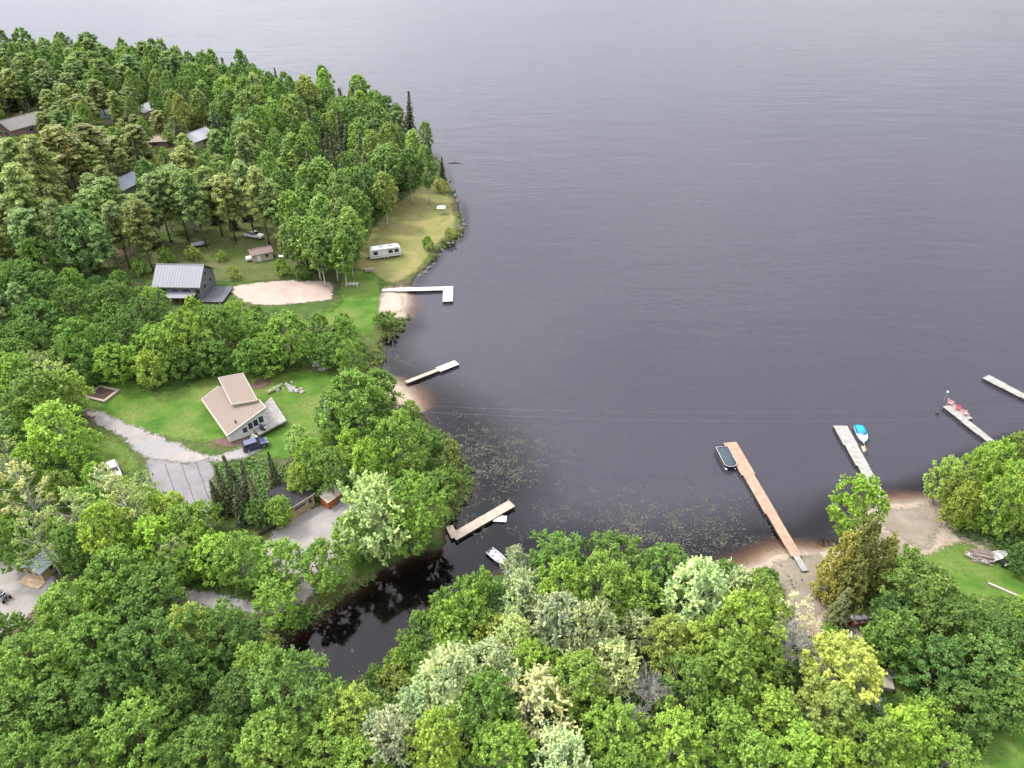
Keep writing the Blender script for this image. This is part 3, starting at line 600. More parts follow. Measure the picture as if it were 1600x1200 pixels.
# foreground centre
H_('maple', (870, 880, 96, 'mid'), (832, 872, 78, 'bright'), (962, 878, 104, 'mid'), (1040, 895, 92, 'mid'), (1130, 905, 78, 'mid'), (910, 870, 70, 'mid'))
H_('poplar', (1088, 930, 98, 'mid'), (1150, 930, 70, 'mid'), (822, 930, 72, 'mid'), (872, 972, 88, 'mid'), (925, 990, 92, 'mid'), (962, 1040, 84, 'mid'), (704, 1066, 104, 'mid'), (765, 1042, 78, 'mid'),
   (655, 1100, 74, 'mid'), (842, 1098, 92, 'mid'), (602, 1150, 84, 'mid'), (880, 1180, 80, 'mid'), (800, 1000, 60, 'mid'), (1000, 980, 60, 'mid'), (720, 1120, 70, 'mid'))
H_('lime', (940, 925, 98, 'bright'), (882, 925, 80, 'bright'), (1000, 935, 76, 'bright'), (1160, 985, 112, 'bright'), (1132, 1060, 98, 'mid'), (762, 1108, 92, 'mid'),
   (900, 1075, 92, 'mid'), (1080, 1078, 92, 'mid'), (1200, 1030, 72, 'mid'), (682, 1165, 92, 'bright'), (782, 1178, 92, 'bright'), (962, 1150, 92, 'mid'), (1052, 1160, 92, 'mid'), (1132, 1146, 92, 'mid'),
   (1204, 1120, 84, 'mid'), (985, 1195, 82, 'mid'), (1180, 940, 66, 'mid'), (830, 1040, 70, 'mid'), (1090, 1010, 76, 'mid'), (1205, 960, 50, 'bright'), (1170, 1190, 80, 'bright'))
H_('lime', (1042, 1010, 82, 'gold'))
H_('bare', (1018, 1075, 66, 'mid'), (1238, 1005, 74, 'mid'), (990, 1120, 50, 'mid'), (1350, 1085, 40, 'mid'))
# right side
H_('maple', (1440, 930, 124, 'olive'), (1400, 965, 84, 'deep'), (1482, 985, 110, 'deep'), (1530, 1040, 128, 'mid'), (1462, 1045, 108, 'deep'), (1580, 1010, 100, 'mid'), (1500, 1105, 108, 'mid'), (1572, 1100, 92, 'mid'),
   (1420, 1010, 80, 'deep'), (1606, 872, 60, 'deep'), (1380, 1000, 66, 'deep'))
H_('lime', (1342, 795, 80, 'bright', 1.6), (1392, 995, 76, 'deep'), (1412, 1150, 88, 'mid'), (1372, 1180, 98, 'mid'), (1448, 1122, 62, 'bright'), (1592, 1065, 62, 'mid'), (1255, 1180, 92, 'mid'), (1310, 1190, 70, 'mid'), (1480, 1185, 70, 'mid'),
   (1500, 768, 54, 'olive', 1.8), (1522, 742, 56, 'bright', 1.8), (1550, 728, 56, 'mid', 1.9), (1582, 714, 60, 'olive', 1.8), (1567, 762, 50, 'bright', 1.8), (1476, 748, 50, 'pale', 1.8), (1400, 900, 50, 'deep'), (1590, 760, 70, 'mid'), (1525, 800, 50, 'bright'))
H_('lime', (1312, 1045, 112, 'gold', 1.1), (1290, 1112, 104, 'gold', 1.1))
H_('cedar', (1310, 882, 62, 'mid'), (1345, 868, 68, 'mid'), (1376, 884, 58, 'mid'), (1332, 912, 56, 'mid'))
H_('lime', (1560, 790, 64, 'mid', 1.7), (1500, 790, 50, 'olive', 1.7), (1600, 785, 70, 'bright', 1.6), (185, 764, 40, 'bright'), (275, 802, 52, 'bright'), (318, 808, 46, 'mid'), (228, 780, 44, 'bright'))
H_('ash', (168, 748, 44, 'pale'))
H_('spruce', (1316, 945, 42, 'bright', 1.9))
H_('ash', (1238, 955, 60, 'pale'), (1215, 985, 50, 'mid'), (1262, 985, 44, 'pale'))
H_('shrub', (655, 968, 34, 'bright'), (690, 936, 34, 'bright'), (722, 916, 30, 'mid'), (615, 1032, 34, 'bright'), (588, 1052, 30, 'bright'), (640, 1000, 36, 'mid'), (300, 395, 22, 'mid'), (345, 400, 18, 'bright'), (260, 400, 24, 'mid'), (440, 418, 26, 'bright'), (470, 425, 24, 'mid'), (220, 418, 26, 'mid'), (365, 425, 20, 'mid'), (702, 985, 60, 'bright'), (742, 962, 56, 'bright'), (660, 1045, 50, 'bright'), (770, 985, 50, 'bright'), (720, 1010, 50, 'mid'), (682, 1050, 46, 'bright'), (625, 1075, 40, 'bright'), (1210, 935, 44, 'mid'), (1255, 1010, 40, 'mid'), (750, 915, 52, 'mid'), (720, 950, 50, 'mid'), (690, 960, 44, 'mid'), (640, 1020, 40, 'bright'), (580, 1030, 30, 'bright'), (610, 1060, 40, 'mid'), (1530, 1166, 36, 'mid'), (700, 745, 44, 'mid'), (722, 775, 34, 'mid'), (705, 705, 38, 'deep'),
   (668, 380, 20, 'mid'), (690, 290, 24, 'bright'), (704, 365, 18, 'mid'), (600, 500, 30, 'mid'), (470, 965, 36, 'mid'), (420, 1010, 40, 'mid'), (540, 925, 40, 'mid'), (1200, 905, 40, 'mid'), (1225, 960, 44, 'mid'), (1420, 870, 36, 'mid'), (560, 545, 30, 'mid'),
   (400, 485, 20, 'deep'), (1300, 990, 30, 'mid'), (545, 680, 40, 'mid'), (690, 800, 30, 'mid'), (380, 1050, 40, 'mid'), (650, 1075, 44, 'mid'), (690, 1020, 40, 'bright'))
# the point and the pine stand: trees that stand out
H_('spruce', (641, 190, 27, 'deep', 3.3), (668, 222, 16, 'deep'), (616, 190, 18, 'deep'), (455, 195, 24, 'mid'), (520, 240, 22, 'mid'), (690, 262, 14, 'deep'))
H_('maple', (128, 370, 84, 'pale', 1.2), (60, 405, 60, 'deep'))
H_('shrub', (112, 318, 30, 'gold'))
H_('birch', (470, 330, 40, 'mid'), (530, 345, 44, 'mid'), (490, 375, 46, 'mid'), (545, 385, 34, 'mid'), (440, 300, 40, 'mid'), (600, 300, 38, 'bright'), (570, 290, 40, 'mid'), (640, 265, 38, 'mid'), (668, 262, 34, 'bright'), (615, 255, 38, 'mid'))
for h in HERO: hero(*h)

H_('pine', (246, 306, 46, 'mid', 2.5), (272, 298, 48, 'bright', 2.5), (300, 306, 46, 'mid', 2.5), (328, 296, 46, 'bright', 2.5), (352, 306, 46, 'mid', 2.5), (380, 292, 46, 'mid', 2.6), (404, 302, 44, 'bright', 2.5), (426, 316, 40, 'mid', 2.5), (230, 330, 44, 'mid'), (215, 350, 46, 'olive'), (180, 350, 46, 'mid'), (150, 330, 50, 'mid'), (95, 350, 46, 'mid'), (40, 360, 50, 'mid'), (95, 235, 70, 'olive', 1.7), (140, 225, 56, 'olive', 1.8), (60, 260, 56, 'mid'), (30, 300, 56, 'mid'), (165, 285, 36, 'mid'), (20, 245, 40, 'bright'))
H_('birch', (455, 335, 44, 'mid'), (480, 300, 44, 'bright'), (505, 340, 46, 'mid'), (530, 310, 44, 'mid'), (520, 380, 44, 'mid'), (470, 372, 40, 'mid'), (548, 360, 40, 'bright'), (500, 392, 40, 'mid'), (452, 378, 36, 'mid'), (560, 330, 40, 'mid'), (535, 398, 36, 'bright'))
for h in HERO[-31:]: hero(*h)
# forest fill: the wood on the point and the pine stand, keeping the roofs and clearings in view
CLEAR = [(633, 166, 649, 204), (0, 168, 62, 210), (156, 180, 172, 192), (221, 162, 236, 178), (232, 214, 254, 226), (300, 200, 326, 230), (186, 274, 210, 296), (102, 308, 126, 334), (244, 408, 358, 475), (298, 378, 324, 390), (384, 360, 444, 410),
         (345, 438, 530, 482), (570, 360, 730, 445), (592, 436, 720, 500)]
def blocked(x, y, z, H, W):
    u0, v0, dep = proj(x, y, z + H); u1, v1, _ = proj(x, y, z + H * .25); hw = W * FPX / dep * .34; uc = (u0 + u1) / 2
    for a, b, c, d in CLEAR:
        if uc + hw > a and uc - hw < c and max(v0, v1) > b and min(v0, v1) < d:
            if proj(x, y, z)[1] > b + 2: return True
    return False
def fill(poly_px, spacing, mix, hs, n, tones=('mid', 'mid', 'bright', 'deep'), no_low=False):
    P = np.array([(p.x, p.y) for p in (on(*q) for q in poly_px)]); lo, hi = P.min(0), P.max(0); k = 0
    for _ in range(n):
        x, y = rng.uniform(lo[0], hi[0]), rng.uniform(lo[1], hi[1])
        if not inside(P, np.array([x]), np.array([y]))[0]: continue
        if shore_d(x, y) < 2.0: continue
        kind = rng.choice(list(mix), p=list(mix.values())); sp = spacing * (.7 if kind == 'spruce' else 1)
        if any((t['x'] - x) ** 2 + (t['y'] - y) ** 2 < sp * sp for t in TREES if t['kind'] != 'shrub'): continue
        H = rng.uniform(*hs) * {'spruce': .9, 'maple': .75, 'pine': 1.0, 'lime': .6}.get(kind, 1.0); W = H / ASPECT[kind] * rng.uniform(.75, 1.25)
        z = gz(x, y)
        if blocked(x, y, z, H, W):
            kind = rng.choice(['lime', 'shrub', 'shrub']); H = rng.uniform(3.5, 6.5) if kind == 'lime' else rng.uniform(1.8, 3.2); W = H / ASPECT[kind] * 1.15
            if no_low or blocked(x, y, z, H, W): continue
        px_, py_, dep = proj(x, y, z + H * .6)
        if px_ < -60 or px_ > 1660 or py_ > 1260: continue
        plant(kind, x, y, H, W, random.choice(tones)); k += 1
    return k
n1 = fill([(330, 128), (440, 156), (560, 190), (640, 224), (686, 252), (690, 276), (640, 305), (590, 345), (555, 390), (525, 422), (470, 418), (440, 370), (400, 330), (330, 250), (300, 180)], 5.7, {'birch': .76, 'spruce': .13, 'maple': .06, 'pine': .05}, (12.5, 21.5), 9000, ('mid', 'bright', 'mid', 'bright', 'deep'))
n2 = fill([(-60, 112), (120, 114), (250, 124), (330, 136), (320, 190), (250, 200), (150, 180), (-60, 190)], 6.0, {'birch': .6, 'pine': .34, 'spruce': .06}, (14, 22), 4000)
n3 = fill([(-60, 190), (150, 180), (300, 190), (350, 260), (420, 340), (440, 372), (330, 365), (240, 400), (180, 440), (-60, 470)], 6.6, {'pine': .62, 'birch': .24, 'maple': .09, 'spruce': .05}, (11.5, 18), 6000, ('mid', 'mid', 'olive', 'bright'))
n4 = fill([(-60, 470), (60, 440), (60, 560), (20, 620), (-60, 640)], 6.0, {'pine': .5, 'maple': .5}, (12, 16), 800, ('mid', 'deep'))
n5 = fill([(-60, 620), (120, 590), (120, 700), (200, 780), (320, 820), (280, 900), (60, 880), (-60, 870)], 4.2, {'lime': .6, 'ash': .4}, (8, 11), 900)
n6 = fill([(-40, 1010), (60, 960), (250, 900), (370, 1000), (420, 1060), (560, 1120), (620, 1240), (-40, 1240)], 7.6, {'maple': .6, 'lime': .4}, (9, 13), 900, ('mid', 'deep'))
n7 = fill([(800, 910), (1180, 900), (1220, 1000), (1240, 1240), (640, 1240), (720, 1060), (800, 980)], 5.2, {'lime': .45, 'poplar': .55}, (8, 11), 900, ('mid', 'deep', 'mid'))
n8 = fill([(1380, 950), (1500, 960), (1640, 980), (1640, 1100), (1480, 1100), (1400, 1040)], 5.0, {'maple': .6, 'lime': .4}, (9, 12), 500, ('deep', 'mid'))
n9 = fill([(1470, 770), (1540, 730), (1660, 700), (1660, 840), (1570, 815), (1500, 800)], 4.6, {'lime': .6, 'maple': .4}, (8, 11), 500, ('mid', 'deep'))
n10 = fill([(470, 690), (540, 640), (640, 640), (680, 700), (690, 830), (600, 800), (560, 770), (500, 770), (440, 760)], 4.6, {'lime': .8, 'maple': .2}, (6, 9), 300, ('mid', 'deep'))
n11 = fill([(80, 470), (230, 470), (420, 500), (540, 520), (560, 560), (470, 570), (300, 570), (100, 580)], 5.2, {'maple': .7, 'lime': .3}, (9, 12), 300, ('mid', 'deep'))
print('TREES', len(TREES), n1, n2, n3, n4, n5, n6, n7, n8, n9, n10, n11)

# undergrowth, reeds and floating leaves: nobody could count them
def stuff_leaves(name, P, size, asp, jit, col, up=(0, 0, 1.0), tspread=.2, label=None, seed=1):
    rg = np.random.default_rng(seed); n = len(P); me = leaf_mesh(name, P, np.tile(up, (n, 1)), size, asp, jit, .45 + rg.normal(0, tspread, n), rg)
    o = bpy.data.objects.new(name, me); C.objects.link(o); o.color = (*col, 1); prop(o, kind='stuff', label=label); return o
def scatter(polys, n_clump, per, rad, hgt, seed, dry_only=True):
    rg = np.random.default_rng(seed); out = []
    for q, w in polys:
        P = np.array([(p.x, p.y) for p in (on(*a) for a in q)]); lo, hi = P.min(0), P.max(0); m = int(n_clump * w)
        X, Y = rg.uniform(lo[0], hi[0], m), rg.uniform(lo[1], hi[1], m); ok = inside(P, X, Y)
        if dry_only: ok &= height(X, Y) > .05
        for nm_, B in PATCH_POLY.items():
            if nm_.split('.')[0] not in ('marsh', 'creek_bank', 'pine_clearing'): ok &= ~inside(B, X, Y)
        out.append(np.stack([X[ok], Y[ok]], -1))
    Q = np.concatenate(out); r = rg.uniform(.4, 1.0, len(Q)) * rad
    c = np.repeat(Q, per, 0); rr = np.repeat(r, per)[:, None]; d = rg.normal(0, 1, (len(c), 3)); d /= np.linalg.norm(d, axis=1, keepdims=True); d[:, 2] = np.abs(d[:, 2])
    V = np.concatenate([c, height(c[:, 0], c[:, 1])[:, None]], 1) + d * rr * np.array((1, 1, hgt / rad)); return V
UNDER = [([(-60, 112), (330, 130), (690, 255), (640, 310), (520, 425), (440, 372), (200, 440), (-60, 480)], 1.0),
         ([(-60, 560), (120, 590), (130, 700), (240, 740), (340, 860), (430, 840), (420, 930), (250, 910), (60, 890), (-60, 880)], .8),
         ([(-40, 1000), (250, 900), (420, 990), (520, 1090), (640, 1020), (740, 920), (1180, 900), (1240, 1000), (1300, 1250), (-40, 1250)], 1.0),
         ([(1290, 900), (1400, 880), (1500, 960), (1640, 960), (1640, 1250), (1300, 1250)], .5), ([(1450, 790), (1660, 700), (1660, 900), (1500, 840)], .3),
         ([(330, 720), (470, 690), (560, 620), (650, 640), (690, 830), (560, 780), (440, 800), (340, 800)], .4), ([(60, 440), (240, 470), (560, 500), (570, 580), (100, 600)], .4)]
stuff_leaves('undergrowth', scatter(UNDER, 3800, 16, 1.3, .9, 11), .42, 1.3, .5, (.105, .19, .045), label='low leafy undergrowth between the trees')
REED = [([(556, 524), (640, 494), (628, 516), (600, 535), (598, 570), (575, 590)], .5), ([(664, 660), (738, 735), (738, 770), (716, 800), (690, 830)], .9), ([(524, 1086), (606, 1042), (668, 955), (730, 920), (690, 1020), (560, 1110)], .8),
        ([(605, 440), (660, 420), (722, 366), (720, 330), (690, 380), (640, 436)], .5), ([(400, 990), (530, 925), (600, 890), (530, 944), (440, 1003)], .3)]
stuff_leaves('reeds', scatter(REED, 700, 22, .7, .9, 12, False), .34, 2.6, .8, (.14, .19, .06), up=(.4, -.3, .5), label='marsh grass and reeds along the water edge')
def pads():
    rg = np.random.default_rng(5); V, F = [], []
    for (px_, py_, sx_, sy_, n) in [(790, 720, 60, 26, 900), (830, 660, 90, 30, 420), (730, 750, 30, 40, 420), (950, 760, 40, 22, 170), (1010, 815, 70, 22, 520), (1110, 800, 50, 40, 420), (920, 810, 50, 30, 150), (500, 1030, 20, 12, 40),
                                    (540, 1070, 20, 8, 30), (800, 610, 90, 30, 220), (640, 560, 20, 14, 60), (620, 560, 14, 20, 60), (1060, 850, 80, 20, 500), (740, 690, 40, 30, 260)]:
        for _ in range(int(n * 1.7)):
            p = at(px_ + rg.normal(0, sx_), py_ + rg.normal(0, sy_)); 
            if rg.random() < .86 and V: p = Vector((V[-1][0] + rg.normal(0, .55), V[-1][1] + rg.normal(0, .35), 0))
            if gz(p.x, p.y) > -.12: continue
            r = rg.uniform(.05, .15); a0 = rg.uniform(0, 6.28); k = len(V); V += [(p.x + r * math.cos(a0 + j * 1.0), p.y + r * math.sin(a0 + j * 1.0), .012 + rg.uniform(0, .01)) for j in range(6)]; F.append(tuple(range(k, k + 6)))
    me = bpy.data.meshes.new('lily_pads'); me.from_pydata(V, [], F); me.materials.append(mat('lily_pad', (.042, .044, .028), .6, .2, col2=(.08, .074, .052), vscale=1.5))
    o = bpy.data.objects.new('lily_pads', me); C.objects.link(o); prop(o, kind='stuff', label='small lily pads and weed floating in the bay')
pads()

# ------------------------------------------------------------------ materials of built things
M_WHITE = mat('white_paint', (.78, .77, .74), .45, .4, var=.05)
M_CREAM = mat('cream_siding', (0.465, 0.405, 0.315), .6, .3, var=.08, vscale=1.5)
M_TANW = mat('tan_timber', (0.480, 0.352, 0.224), .7, .2, var=.18, vscale=2)
M_PLANKB = mat('brown_planks', (0.360, 0.241, 0.169), .75, .2, var=.2, vscale=1.2)
M_PLANKT = mat('tan_planks', (0.403, 0.331, 0.259), .75, .2, var=.18, vscale=1.2)
M_PLANKG = mat('pale_grey_planks', (.315, .300, .270), .75, .2, var=.22, vscale=1.2)
M_PLANKW = mat('white_planks', (0.555, 0.547, 0.532), .6, .3, var=.07, vscale=1.2)
M_BEAM = mat('wet_beam', (.075, .058, .045), .8, .2, var=.3)
M_POST = mat('post_wood', (.22, .18, .14), .8, .2, var=.25)
M_ROOFG = mat('grey_metal_roof', (.200, .203, .220), .5, .35, var=.06, vscale=.6)
M_WALLG = mat('grey_siding', (0.168, 0.175, 0.189), .65, .25, var=.1)
M_DECKG = mat('charcoal_deck', (0.120, 0.124, 0.136), .75, .2, var=.15)
M_SHINB = mat('brown_shingles', (.235, .185, .152), .85, .15, var=.16, vscale=5, bump=.4)
M_TRIM = mat('pale_trim', (.40, .365, .31), .6, .3, var=.06)
M_GLASS = mat('window_glass', (.03, .035, .045), .12, .6, var=.1)
M_BLACK = mat('black_plastic', (.025, .025, .028), .5, .4, var=.2)
M_RUBBER = mat('tyre_rubber', (.02, .02, .02), .85, .2, var=.2)
M_STEEL = mat('bare_aluminium', (.62, .63, .65), .35, .5, metal=.7, var=.08)
M_NAVY = mat('navy_paint', (.035, .045, .11), .25, .5, coat=.6, var=.06)
M_WHITEP = mat('white_car_paint', (.72, .72, .71), .3, .5, coat=.5, var=.03)
M_DARKP = mat('black_car_paint', (.02, .02, .025), .25, .5, coat=.6, var=.1)
M_TEAL = mat('teal_canvas', (.02, .30, .42), .7, .2, var=.12)
M_CANV = mat('slate_canvas', (.055, .07, .08), .75, .2, var=.2, vscale=1.5)
M_RED = mat('red_plastic', (.55, .06, .06), .45, .4, var=.12)
M_PINK = mat('faded_red_plastic', (.72, .33, .33), .5, .4, var=.1)
M_ORANGE = mat('orange_rust', (.48, .15, .06), .7, .2, var=.25)
M_STONE = mat('stone', (0.180, 0.162, 0.144), .9, .15, var=.3, vscale=2, bump=.5)
M_STONEL = mat('pale_stone', (0.360, 0.329, 0.304), .9, .15, var=.22, vscale=2, bump=.5)
M_PALEB = mat('pale_blue_metal', (0.385, 0.434, 0.462), .45, .4, var=.06)
M_BROWNR = mat('dull_brown_roof', (.23, .16, .15), .8, .15, var=.2, vscale=2)
M_CONC = mat('concrete', (0.338, 0.325, 0.299), .9, .15, var=.12)
M_GOLD = mat('yellow_plastic', (.65, .45, .12), .5, .3, var=.1)

LANDMARK = []          # (name, point) used when describing the trees
def mark(name, p): LANDMARK.append((name, Vector((p[0], p[1], 0))))
def ang(a, b): return math.atan2(b.y - a.y, b.x - a.x)

# ------------------------------------------------------------------ docks
def dock(name, label, a_px, b_px, sections, m, z=.62, group=None):
    """a_px: shore end, b_px: lake end; sections: (from, to, width, sideways) along the dock, each a part of its own"""
    a, b = at(*a_px, z), at(*b_px, z); L = (b - a).length; rz = ang(a, b)
    root = empty(name, (a.x, a.y, 0), rz, label, 'dock', group)
    for si, (t0, t1, w, off, *mm) in enumerate(sections):
        mt = mm[0] if mm else m; x0, x1 = t0 * L + .01, t1 * L - .01; zt = z - .004 * (si % 2)
        f = MB()
        for y in (-w / 2 + .05, 0, w / 2 - .05): f.beam((x0, off + y, zt - .135), (x1, off + y, zt - .135), .08, .20)
        for x in (x0 + .04, x1 - .04): f.beam((x, off - w / 2 + .1, zt - .135), (x, off + w / 2 - .1, zt - .135), .07, .195)
        sec = f.build('section', M_BEAM, root)
        nf = max(1, round((x1 - x0) / 2.6))
        for k in range(nf):
            xc = x0 + (x1 - x0) * (k + .5) / nf; wp_ = root.matrix_basis @ Vector((xc, off, 0))
            if gz(wp_.x, wp_.y) < -.15: MB().box((xc, off, zt - .40), ((x1 - x0) / nf * .94, w * .96, .42)).build('float', M_BLACK, sec)  # black boxes added under the deck to give its side a shadow band
        p = MB(); n = max(2, int((x1 - x0) / .16)); dx = (x1 - x0) / n
        for k in range(n): p.box((x0 + dx * (k + .5), off + rng.normal(0, .012), zt - .018 + rng.normal(0, .003)), (dx - .014, w + .04, .036))
        p.build('planking', mt, sec, kind='stuff')
        for x in (x0 + .25, x1 - .25):
            for s in (-1, 1):
                yy = off + s * (w / 2 + .06); wpt = root.matrix_basis @ Vector((x, yy, 0)); zb = min(-.3, gz(wpt.x, wpt.y) - .25)
                MB().tube([(x, yy, max(zb, -3.5)), (x, yy, zt + .12)], .05, 6).build('post', M_POST, sec)
    return root, L
d1, L1 = dock('dock', 'white L-shaped dock at the sandy beach below the lawn', (597, 453), (708, 450), [(0, .18, 1.3, -.1), (.18, .86, 1.9, 0), (.86, 1, 2.6, -.3)], M_PLANKW)
e0, e1 = at(699, 455, .62), at(699, 471, .62); q = d1.matrix_basis.inverted() @ e1
f = MB(); f.beam((L1 * .865, -1.62, .47), (L1 * .865, q.y, .47), .08, .2); f.beam((L1 * .995, -1.62, .47), (L1 * .995, q.y, .47), .08, .2); sec = f.build('section', M_BEAM, d1)
p = MB(); n = int((abs(q.y) - 1.62) / .16)
for k in range(n): p.box((L1 * .93, -1.7 - .16 * k, .60), (L1 * .135 + .1, .146, .036))
MB().box((L1 * .93, (q.y - 1.7) / 2, .2), (L1 * .12, abs(q.y) - 1.8, .42)).build('float', M_BLACK, sec); p.build('planking', M_PLANKW, sec, kind='stuff'); MB().tube([(L1 * .93, q.y, -1.8), (L1 * .93, q.y, .6)], .05, 6).build('post', M_POST, sec)  # black box added below this arm to stand in for its dark shaded side
MB().box((L1 * .97, q.y + .8, .73), (.5, .4, .22)).build('locker', M_WHITE, d1)
mark('the L-shaped dock', d1.location)
d2, _ = dock('dock', 'narrow brown dock with a wide white end float, slanting from the small beach', (634, 597), (714, 566), [(0, .62, 1.0, 0, M_PLANKT), (.62, 1, 1.9, 0, M_PLANKW)], M_PLANKT)
mark('the white-ended dock', d2.location)
d3, L3 = dock('dock', 'tan elbow-shaped dock beside the creek mouth', (710, 838), (800, 786), [(-.02, .42, 1.75, 0), (.42, .74, 1.75, 0), (.74, 1, 1.75, 0)], M_PLANKT)
p = MB(); q0 = d3.matrix_basis.inverted() @ at(702, 822, .62); dd = Vector((0, 0, 0)) - Vector((q0.x, q0.y, 0)); n = int(dd.length / .16); th = math.atan2(dd.y, dd.x)
for k in range(n + 2): p.box((q0.x + dd.x * (k / n) + .02, q0.y + dd.y * (k / n), .57), (.146, 1.25, .036), th)
g_ = MB(); [g_.beam((q0.x + s * math.sin(th) * .5, q0.y - s * math.cos(th) * .5, .45), (s * math.sin(th) * .5, -s * math.cos(th) * .5, .45), .08, .2) for s in (-1, 1)]
gw = g_.build('gangway', M_BEAM, d3); p.build('planking', M_PLANKT, gw, kind='stuff')
mark('the elbow-shaped dock', d3.location)
d4, _ = dock('dock', 'longest dock, reddish brown planks stepping narrower towards the sandy shore', (1254, 885), (1141, 691), [(-.03, .07, 1.0, 0, M_PLANKG), (.07, .38, 1.75, 0), (.38, .70, 2.05, .1), (.70, 1, 2.6, .1)], M_PLANKB)
mark('the long brown dock', d4.location)
d5, _ = dock('dock', 'pale grey dock with the teal boat alongside', (1381, 786), (1314, 665), [(0, .10, .9, -.2), (.10, .45, 2.0, 0), (.45, .72, 2.35, .1), (.72, 1, 2.7, .15)], M_PLANKG)
mark('the teal-boat dock', d5.location)
d6, L6 = dock('dock', 'pale dock with red chairs at its far end', (1562, 700), (1475, 632), [(-.02, .3, 1.5, 0), (.3, .62, 1.7, 0), (.62, .97, 2.9, -.7)], M_PLANKG)
mark('the red-chair dock', d6.location)
d7, _ = dock('dock', 'pale dock cut by the right edge of the view, farthest right', (1640, 640), (1540, 588), [(0, .4, 1.6, 0), (.4, .7, 2.0, 0), (.7, 1, 2.3, 0)], M_PLANKG)

# ------------------------------------------------------------------ boats and floats
def hull_rings(L, W, D, n=14, bow=.5, z0=-.12, tip=.06):
    rings = []
    for i in range(n):
        t = i / (n - 1); w = W / 2 * (1 - max(0, (t - (1 - bow)) / bow) ** 2.2 * (1 - tip)); w *= .92 + .08 * min(1, t * 4); sh = .18 * t * t * D
        x = -L / 2 + L * t; kz = z0 + .25 * D * max(0, t - .7) / .3
        rings.append([(x, -w, D + sh), (x, -w * .86, kz + D * .35), (x, 0, kz), (x, w * .86, kz + D * .35), (x, w, D + sh)])
    return rings
def open_hull(mb, rings, th=.05):
    n = 5; vs = [p for r in rings for p in r]; fs = []
    for i in range(len(rings) - 1):
        for k in range(n - 1): fs.append((i * n + k, (i + 1) * n + k, (i + 1) * n + k + 1, i * n + k + 1))
    fs.append((0, 1, 2, 3, 4)); mb.add(vs, fs)
    inner = [[(x, y * .9, z + (.0 if k in (0, 4) else th)) for k, (x, y, z) in enumerate(r)] for r in rings]
    vs2 = [p for r in inner for p in r]; mb.add(vs2, [tuple(reversed(f)) for f in fs])
    for k in (0, 4):
        a = [r[k] for r in rings]; b = [r[k] for r in inner]; m_ = len(a); mb.add(a + b, [(i, i + 1, m_ + i + 1, m_ + i) if k == 0 else (i, m_ + i, m_ + i + 1, i + 1) for i in range(m_ - 1)])
def rowboat(name, label, p, rz, L=4.2, W=1.5, m=M_STEEL, cat='rowboat'):
    r = empty(name, p, rz, label, cat); h = MB(); rings = hull_rings(L, W, .5); open_hull(h, rings); h.build('hull', m, r)
    for x in (-L * .32, -.02 * L, .26 * L): MB().box((x, 0, .38), (.28, W * (.84 if x < .2 * L else .62), .05)).build('thwart', M_TRIM, r)
    MB().tube([ri[0] for ri in rings], .03, 5).build('gunwale', M_STEEL, r); MB().tube([ri[4] for ri in rings], .03, 5).build('gunwale', M_STEEL, r)
    return r
a, b = at(764, 862, 0), at(793, 886, 0); c = (a + b) / 2
rb = rowboat('rowboat', 'small pale aluminium rowboat floating beside the creek-mouth trees', (c.x, c.y, .05), ang(a, b), 4.3, 1.6); mark('the floating rowboat', c)
c = at(781, 812, 0); sw = empty('swim_float', (c.x, c.y, 0), R(-4), 'small white swim float moored beside the elbow-shaped dock', 'float')
MB().box((0, 0, .22), (2.3, 1.35, .16)).build('deck', M_WHITE, sw, bevel=.04); [MB().box((0, s * .45, .05), (2.1, .35, .2)).build('pontoon', M_BLACK, sw) for s in (-1, 1)]

def pontoon_boat(p, rz):
    r = empty('pontoon_boat', p, rz, 'dark covered pontoon boat with silver rail tied to the long brown dock', 'boat'); L, W = 5.6, 2.4
    for s in (-1, 1): MB().tube([(-L / 2, s * .8, .12), (L / 2 - .5, s * .8, .12), (L / 2, s * .8, .3)], [.28, .28, .06], 10).build('pontoon', M_STEEL, r, True)
    def outline(w, l): return [(-l / 2, -w / 2), (l / 2 - .7, -w / 2), (l / 2 - .2, -w / 2 + .35), (l / 2, -w / 2 + .8), (l / 2, w / 2 - .8), (l / 2 - .2, w / 2 - .35), (l / 2 - .7, w / 2), (-l / 2, w / 2)]
    MB().prism(outline(W, L), .42, .52).build('deck', M_BLACK, r)
    MB().prism(outline(W - .1, L - .2), .52, 1.0).build('side_panel', M_DARKP, r)
    o = outline(W - .04, L - .14); MB().tube([(x, y, 1.06) for x, y in o] + [(*o[0], 1.06)], .065, 6).build('rail', M_STEEL, r)
    rings = []
    for t, zz in ((1, 1.02), (.92, 1.14), (.7, 1.32), (.35, 1.42)): rings.append([(x * t, y * t, zz) for x, y in outline(W - .3, L - .5)])
    MB().loft(rings).build('cover', M_CANV, r, True)
    m_ = MB(); m_.box((-L / 2 - .25, 0, .75), (.4, .34, .55)); m_.box((-L / 2 - .3, 0, .2), (.2, .16, .7)); m_.build('outboard_motor', M_BLACK, r)
    return r
a, b = at(1119, 697, .6), at(1140, 738, .6); c = (a + b) / 2; pontoon_boat((c.x + .75, c.y + .2, 0), ang(a, b)); mark('the pontoon boat', c)
